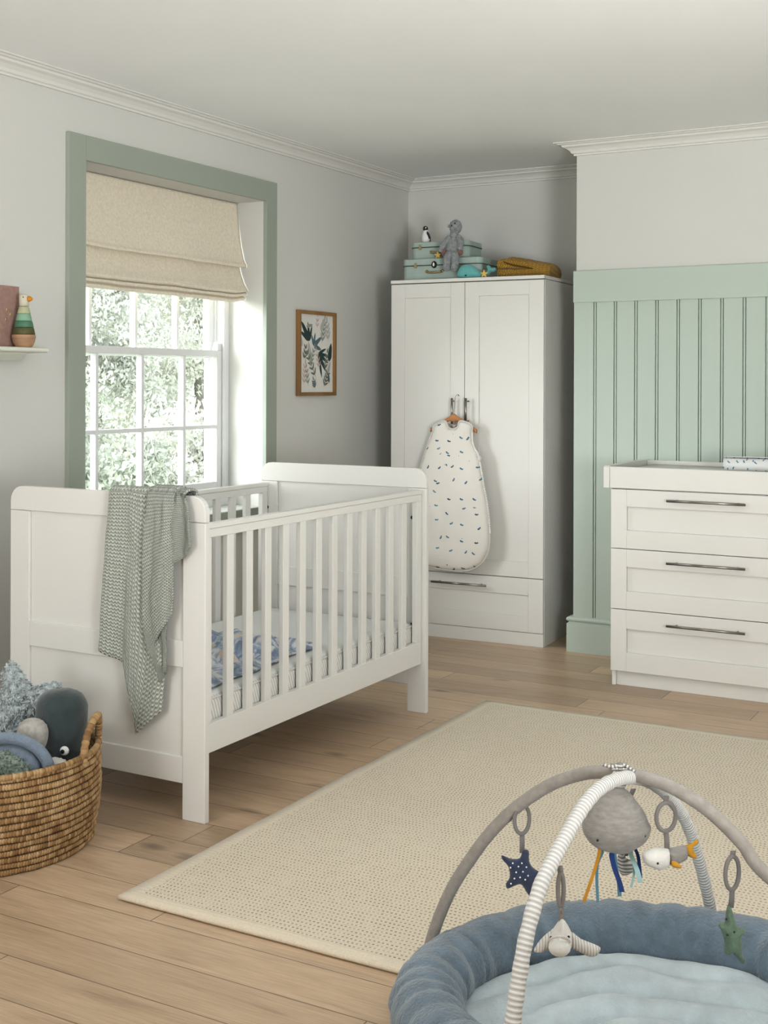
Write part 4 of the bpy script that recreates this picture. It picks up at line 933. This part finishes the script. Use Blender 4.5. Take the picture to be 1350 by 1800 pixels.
mb = MB().tube(gs, [.0128+.0004*nz(i*.9, 0) for i in range(len(gs))], 18); obj('arch', mb, 'arch jersey', gy, True, 0, True, label='plain grey jersey arch')
mb = MB().tube(ss, [.0132+.0006*math.sin(i*1.7) for i in range(len(ss))], 18); obj('arch', mb, 'striped sleeve', gy, True, 0, True, label='white and grey striped arch')
def near(path, u, v):
    def d2(p):
        D = (p.x-CX)*DV[0]+(p.y-CY)*DV[1]; return (675+FPX*((p.x-CX)*RV[0]+(p.y-CY)*RV[1])/D-u)**2+(PY-FPX*(p.z-CH)/D-v)**2
    return min(path, key=d2)
top = near(gs, 1092, 1356); Rr = Vector((RV[0], RV[1], 0)); Dd = Vector((DV[0], DV[1], 0)); Uz = Vector((0, 0, 1))
mb = MB()
for i in range(5):
    c = top+Rr*(-.010+.005*i)-Uz*.006; tl = .35*(i-2)/2
    mb.tube([c+(Dd*math.cos(a)*.0185+Uz*math.sin(a)*.021)+Rr*.010*math.sin(a)*tl for a in [2*PI*j/20 for j in range(20)]], .0036, 8, closed=True)
mb.ell(top+Uz*.017-Dd*.008+Rr*.0, (.008, .008, .006), 12, 8)
mb.tube(smooth_path([top+Uz*.018-Dd*.008, top+Uz*.016-Rr*.018-Dd*.012, top+Uz*.019-Rr*.034-Dd*.008], 5), .0032, 8)
mb.tube(smooth_path([top+Uz*.018-Dd*.008, top+Uz*.018+Rr*.012-Dd*.014, top+Uz*.008+Rr*.028-Dd*.022], 5), .0032, 8)
obj('tie', mb, 'tie rib', gy, True, 0, True)

# ------------------------------------------------------------------ hanging toys
def depth(p): return (p.x-CX)*DV[0]+(p.y-CY)*DV[1]
def ring_and_strap(t, at, D, cu, cv, ru, rv, tu, tv, k, tilt=0.):
    # at: pixel of the arch above; ring centre (cu,cv) half sizes (ru,rv) px; strap down to (tu,tv); origin = ring centre
    L = lambda u, v, y=0.: Vector(LP(u, v, D, y, cu, cv))
    P = [Vector((ru*k*math.cos(a)*math.cos(tilt)-rv*k*math.sin(a)*math.sin(tilt)*.0, ru*k*math.cos(a)*math.sin(tilt), rv*k*math.sin(a))) for a in [2*PI*i/40 for i in range(40)]]
    obj('ring', MB().tube(P, .0042, 10, closed=True), 'grey ring', t)
    mb = MB().strip([L(at[0], at[1]), L((at[0]+cu)/2, (at[1]+cv-rv)/2), L(cu, cv-rv+1.5)], .010, .0012)
    obj('strap', mb, 'grey ring', t); mb = MB()
    mb.strip([L(cu, cv+rv-1.5), L((cu+tu)/2+.5, (cv+rv+tv)/2), L(tu, tv+4)], .010, .0012)
    obj('strap', mb, 'grey ring', t); return L
def hang(name, label, u, v, path, au, av):
    D = depth(near(path, au, av)); return thing(name, label, 'hanging toy', PD(u, v, D), YAW), D/FPX, D
# navy star
T_, k, D = hang('star_rattle', 'navy star with white dots hanging from the grey arch', 922, 1439, gs, 920, 1413)
L = ring_and_strap(T_, (920, 1422), D, 922, 1439, 14.5, 25, 922, 1494, k, .35)
pl = [(922-36, 1500), (900, 1510), (918, 1508), (926, 1492), (934, 1494), (936, 1512), (944, 1528), (954, 1536), (946, 1545), (940, 1560), (941, 1575), (932, 1570), (922, 1556), (912, 1552), (898, 1562), (894, 1556), (900, 1538), (896, 1522), (888, 1510)]
pl = [(915+(u-918)*1.0, v) for u, v in pl]
pl = [(887, 1502), (902, 1508), (918, 1507), (924, 1493), (934, 1494), (935, 1512), (942, 1524), (953, 1532), (950, 1541), (943, 1550), (942, 1574), (933, 1571), (922, 1554), (911, 1555), (897, 1561), (894, 1552), (901, 1540), (898, 1522), (888, 1510)]
o_ = L(0, 0); pl2 = [((u-922)*k, -(v-1439)*k) for u, v in pl]
obj('star_body', MB().pillow([(q.x, q.y) for q in smooth_path([Vector((a, b, 0)) for a, b in pl2], 3, True)], .014, .022, .004), 'navy velour', T_)
mb = MB(); r = random.Random(4)
for u, v in ((906, 1516), (916, 1522), (912, 1532), (922, 1516), (909, 1543), (919, 1541), (924, 1531), (930, 1523), (902, 1524), (928, 1545), (903, 1552), (933, 1538)): mb.ell(L(u, v, -.0142), (.0019, .0012, .0019), 6, 4)
obj('dot', mb, 'white bead', T_); T_.children[-1]['kind'] = 'stuff'
# jellyfish
Dj = depth(top)-.004; T_ = thing('jellyfish_toy', 'grey marl jellyfish with coloured ribbons hanging where the arches cross', 'hanging toy', PD(1088, 1450, Dj), YAW); k = Dj/FPX
def jel(d, q):
    z = q.z; f_ = 1.
    if d.z > 0: f_ = 1-.12*d.z
    zz = z*(1.0 if d.z > 0 else .82)+(.012*max(0, d.z-.72)/.28 if d.z > .72 else 0)
    return Vector((q.x*f_*(1+.06*(d.z < .1)), q.y*f_, zz+.002*nz(q.x*30, q.z*30)))
mb = MB().ell((0, 0, .002), (58*k*.98, .052, 58*k), 40, 26, fn=jel)
mb.tube([(0.002, 0, 56*k), (.003, 0, 74*k)], [.011, .0065], 12)
obj('jelly_body', mb, 'grey jersey', T_)
obj('hanging_tie', MB().tube([(0.003, 0, 66*k), (.004, 0, 88*k)], .0065, 10), 'tie rib', T_)
for u, v in ((1055, 1475), (1138, 1467)):
    yy = -.0445 if u < 1100 else -.033
    xx, yy, zz_ = LP(u, v, Dj, yy, 1088, 1450)
    obj('eye', MB().ell((xx, yy, zz_), (.0026, .002, .0026), 8, 6), 'black', T_)
for px, w_, y_, m_ in (([(1056, 1492), (1050, 1515), (1042, 1540), (1029, 1578)], 6, -.014, 'amber ribbon'), ([(1062, 1496), (1054, 1515), (1053, 1545), (1055, 1582)], 5, -.006, 'teal ribbon'), ([(1077, 1498), (1082, 1518), (1090, 1540), (1095, 1558)], 9, -.02, 'royal ribbon'),
                       ([(1084, 1500), (1088, 1530), (1092, 1550), (1093, 1571)], 7, -.006, 'teal ribbon'), ([(1112, 1494), (1118, 1510), (1126, 1530), (1132, 1552)], 9, .008, 'pale ribbon'), ([(1122, 1490), (1128, 1505), (1131, 1525), (1133, 1545)], 6, .012, 'royal ribbon'), ([(1118, 1500), (1122, 1530), (1120, 1550), (1117, 1563)], 4, .016, 'pale ribbon')):
    P = smooth_path([((u-1088)*k, y_, -(v-1450)*k) for u, v in [(px[0][0], px[0][1]-8)]+px], 4)
    obj('ribbon', MB().strip(P, w_*k, .0008), m_, T_, False)
# duck
T_, k, D = hang('gull_toy', 'white and grey gull toy with mustard feet hanging right of jellyfish', 1175, 1433, gs, 1180, 1385)
L = ring_and_strap(T_, (1176, 1396), D, 1175, 1433, 18.5, 25, 1177, 1488, k, .25)
G = lambda pts, n=3: [(q.x, q.y) for q in smooth_path([Vector(((u-1175)*k, -(v-1433)*k, 0)) for u, v in pts], n, True)]
obj('gull_head', MB().pillow(G([(1133, 1504), (1136, 1495), (1150, 1489), (1168, 1487), (1181, 1490), (1184, 1504), (1182, 1517), (1168, 1526), (1150, 1522), (1137, 1514)]), .019, .02, .004), 'white jersey', T_)
obj('gull_body', MB().pillow(G([(1178, 1490), (1195, 1485), (1210, 1483), (1214, 1493), (1213, 1506), (1200, 1514), (1184, 1518), (1179, 1504)]), .0155, .018, .004), 'grey jersey', T_)
obj('tail_feet', MB().pillow(G([(1209, 1484), (1220, 1479), (1230, 1472), (1233, 1475), (1230, 1481), (1222, 1488), (1229, 1500), (1228, 1507), (1222, 1505), (1213, 1500)]), .004, .006, .003), 'mustard felt', T_)
obj('wing', MB().pillow(G([(1182, 1505), (1191, 1507), (1199, 1514), (1198, 1518), (1188, 1517), (1182, 1514)]), .004, .006, .003, y0=-.016), 'mustard felt', T_)
obj('eye', MB().ell(L(1161, 1515, -.0195), (.0022, .0016, .0022), 8, 6), 'black', T_)
# green star
T_, k, D = hang('starfish_rattle', 'green fabric starfish hanging at the right of the grey arch', 1292, 1531, gs, 1296, 1470)
L = ring_and_strap(T_, (1294, 1492), D, 1292, 1531, 16, 29, 1290, 1588, k, .5)
G = lambda pts, n=3: [(q.x, q.y) for q in smooth_path([Vector(((u-1292)*k, -(v-1531)*k, 0)) for u, v in pts], n, True)]
obj('starfish_body', MB().pillow(G([(1286, 1584), (1292, 1596), (1298, 1614), (1304, 1626), (1313, 1628), (1315, 1636), (1308, 1640), (1310, 1655), (1310, 1670), (1315, 1684), (1311, 1690), (1303, 1684), (1294, 1672), (1286, 1675), (1278, 1672), (1279, 1655), (1274, 1634), (1268, 1624), (1272, 1617), (1279, 1618), (1281, 1600)]), .016, .016, .004), 'green velour', T_)
for u, v in ((1296, 1635), (1284, 1640), (1282, 1612)): obj('eye', MB().ell(L(u, v, -.0155), (.0022, .0016, .0022), 6, 4), 'black', T_)
# white ray / whale
T_, k, D = hang('manta_ray_toy', 'ribbed white ray toy hanging from the striped arch', 991, 1562, ss, 985, 1508)
L = ring_and_strap(T_, (989, 1520), D, 991, 1562, 5, 28, 993, 1628, k, 0.)
mb = MB().tube([L(991, 1592), L(992, 1604)], .0016, 8); obj('clip', mb, 'steel', T_)
G = lambda pts, n=3: [(q.x, q.y) for q in smooth_path([Vector(((u-991)*k, -(v-1562)*k, 0)) for u, v in pts], n, True)]
obj('ray_wing', MB().pillow(G([(976, 1634), (960, 1645), (948, 1660), (944, 1671), (956, 1673), (968, 1668), (978, 1656)]), .008, .012, .004), 'ribbed white', T_)
obj('ray_wing', MB().pillow(G([(1008, 1636), (1026, 1648), (1046, 1656), (1061, 1664), (1056, 1676), (1044, 1680), (1024, 1672), (1008, 1662)]), .008, .012, .004), 'ribbed white', T_)
rb = obj('ray_body', MB().pillow(G([(993, 1612), (1002, 1622), (1010, 1638), (1012, 1655), (1006, 1670), (996, 1678), (986, 1678), (976, 1670), (968, 1656), (971, 1640), (982, 1626)]), .024, .024, .004), 'white rib', T_)
obj('snout', MB().ell(L(989, 1663, -.020), (.0195, .016, .0155), 20, 12), 'white jersey', rb)
obj('mouth_seam', MB().tube(smooth_path([L(971, 1652, -.022), L(976, 1647, -.030), L(989, 1644, -.034), L(1002, 1647, -.030), L(1008, 1653, -.022)], 5), .0022, 8), 'white rib', rb)
for u, v in ((974, 1646), (1005, 1645)): obj('eye', MB().ell(L(u, v, -.0275), (.0024, .0018, .0024), 8, 6), 'black', T_)
# little grey ribbed fish behind the jellyfish
T_, k, D = hang('fish_toy', 'small ribbed grey fish toy hanging behind the jellyfish ribbons', 1105, 1440, ss, 1140, 1374)
L = ring_and_strap(T_, (1118, 1384), D, 1105, 1440, 15, 25, 1104, 1498, k, .9)
G = lambda pts, n=3: [(q.x, q.y) for q in smooth_path([Vector(((u-1105)*k, -(v-1440)*k, 0)) for u, v in pts], n, True)]
obj('fish_body', MB().pillow(G([(1092, 1496), (1100, 1494), (1106, 1506), (1118, 1510), (1128, 1514), (1122, 1521), (1118, 1530), (1106, 1536), (1096, 1534), (1090, 1518)]), .014, .016, .004), 'tie rib', T_)

# ================================================================== OUTSIDE THE WINDOW
struct('ground_outside', MB().box(-60, -.4, -30, 60, -1.35, -1.3), 'lawn')
def tree(label, x, y, h, cr, n, mi, seed, z0=-1.3, cat='tree', name='garden_tree', squash=1.):
    r = random.Random(seed); t = thing(name, label, cat, (x, y, z0), 0, 'trees in the garden outside the window')
    mb = MB(); tips = []
    if name == 'garden_tree':
        mb.tube(smooth_path([(0, 0, -.05), (.06, .03, h*.3), (-.04, .05, h*.6), (.03, 0, h*.92)], 4), [.13*(1-.8*i/12) for i in range(13)], 9)
        for i in range(9):
            a = r.uniform(0, 6.28); zb = h*r.uniform(.3, .8); L = cr*r.uniform(.6, .9)
            tip = (L*math.cos(a), L*math.sin(a), zb+L*r.uniform(.2, .7)); tips.append(tip)
            mb.tube(smooth_path([(0, 0, zb), (tip[0]*.5, tip[1]*.5, zb+(tip[2]-zb)*.35), tip], 3), [.045*(1-.8*j/6) for j in range(7)], 6)
        obj('trunk', mb, 'bark', t)
    lf = MB(); cl = [(r.gauss(0, .45)*cr, r.gauss(0, .45)*cr, h*(.62 if name == 'garden_tree' else .45)+r.gauss(0, .24)*h*squash) for _ in range(38)]+[(a, b, c) for a, b, c in tips]
    V = []; F = []
    for i in range(n):
        c = cl[i % len(cl)]; s_ = cr*.17
        p = Vector((c[0]+r.gauss(0, s_), c[1]+r.gauss(0, s_), max(.05, c[2]+r.gauss(0, s_*.8))))
        hr_ = math.hypot(p.x, p.y)
        if hr_ > cr: f_ = cr*r.uniform(.75, 1.)/hr_; p.x *= f_; p.y *= f_
        a = Vector((r.gauss(0, 1), r.gauss(0, 1), r.gauss(0, .5))).normalized(); b = a.orthogonal(); b.rotate(Matrix.Rotation(r.uniform(0, 6.28), 3, a)); L = r.uniform(.018, .04); c2 = a.cross(b)
        k_ = len(V); V += [p-b*L, p+c2*L*.42, p+b*L, p-c2*L*.42]; F.append((k_, k_+1, k_+2, k_+3))
    lf.add(V, F); obj('foliage', lf, 'foliage%d' % mi, t, False, fixn=False)
tree('pale green tree behind the left panes of the window', -7.2, 7.7, 5.0, 1.12, 30000, 0, 1)
tree('light leafy tree behind the right panes of the window', -7.2, 10.1, 5.2, 1.12, 30000, 2, 3)
tree('farther tree seen between the two nearer ones through the window', -11.2, 12.4, 5.6, 1.5, 24000, 1, 2)
tree('farthest tree at the right edge of the window view', -11.0, 15.6, 5.8, 1.5, 20000, 0, 4)
tree('low leafy bush below the left panes outside the window', -5.0, 5.3, 2.3, .95, 22000, 1, 5, cat='bush', name='garden_bush')
tree('low leafy bush below the right panes outside the window', -5.0, 7.35, 2.35, .95, 22000, 2, 6, cat='bush', name='garden_bush')

# ================================================================== LIGHT AND CAMERA
sc = bpy.context.scene
w = bpy.data.worlds.new('overcast'); sc.world = w; w.use_nodes = True
w.node_tree.nodes['Background'].inputs[0].default_value = (.92, .97, 1., 1); w.node_tree.nodes['Background'].inputs[1].default_value = 2.6
def lamp(name, typ, loc, direction, energy, color=(1, 1, 1), **k):
    l = bpy.data.lights.new(name, typ); l.energy = energy; l.color = color
    for a, b in k.items(): setattr(l, a, b)
    o = bpy.data.objects.new(name, l); C.objects.link(o); o.location = loc; o.rotation_euler = Vector(direction).to_track_quat('-Z', 'Y').to_euler(); return o
lamp('soft_daylight', 'SUN', (-4, -3, 5), (.62, .66, -.34), 8, (.97, .985, 1.), angle=.8)
lamp('rear_window_light', 'AREA', (.9, YF+.1, 1.55), (.12, 1, -.03), 66, (.98, .99, 1.), shape='RECTANGLE', size=1.7, size_y=1.9)
lamp('side_bounce_fill', 'AREA', (4.5, -2.6, 1.15), (-.7, .85, .8), 122, (.965, .98, 1.), shape='DISK', size=1.2, spread=2.1)  # unseen fill light, added to brighten the ceiling and room from the right
sc.view_settings.view_transform = 'Standard'; sc.view_settings.look = 'None'; sc.view_settings.exposure = -.19; sc.view_settings.gamma = .89
cam = bpy.data.cameras.new('camera'); co = bpy.data.objects.new('camera', cam); C.objects.link(co); sc.camera = co
cam.sensor_fit = 'VERTICAL'; cam.sensor_height = 36; cam.sensor_width = 27; cam.lens = FPX/1800*36
cam.shift_y = -(900-PY)/1800; cam.clip_start = .05; cam.clip_end = 200
co.matrix_world = Matrix.Translation((CX, CY, CH)) @ Matrix.Rotation(YAW, 4, 'Z') @ Matrix.Rotation(PI/2, 4, 'X') @ Matrix.Rotation(ROLL, 4, 'Z')
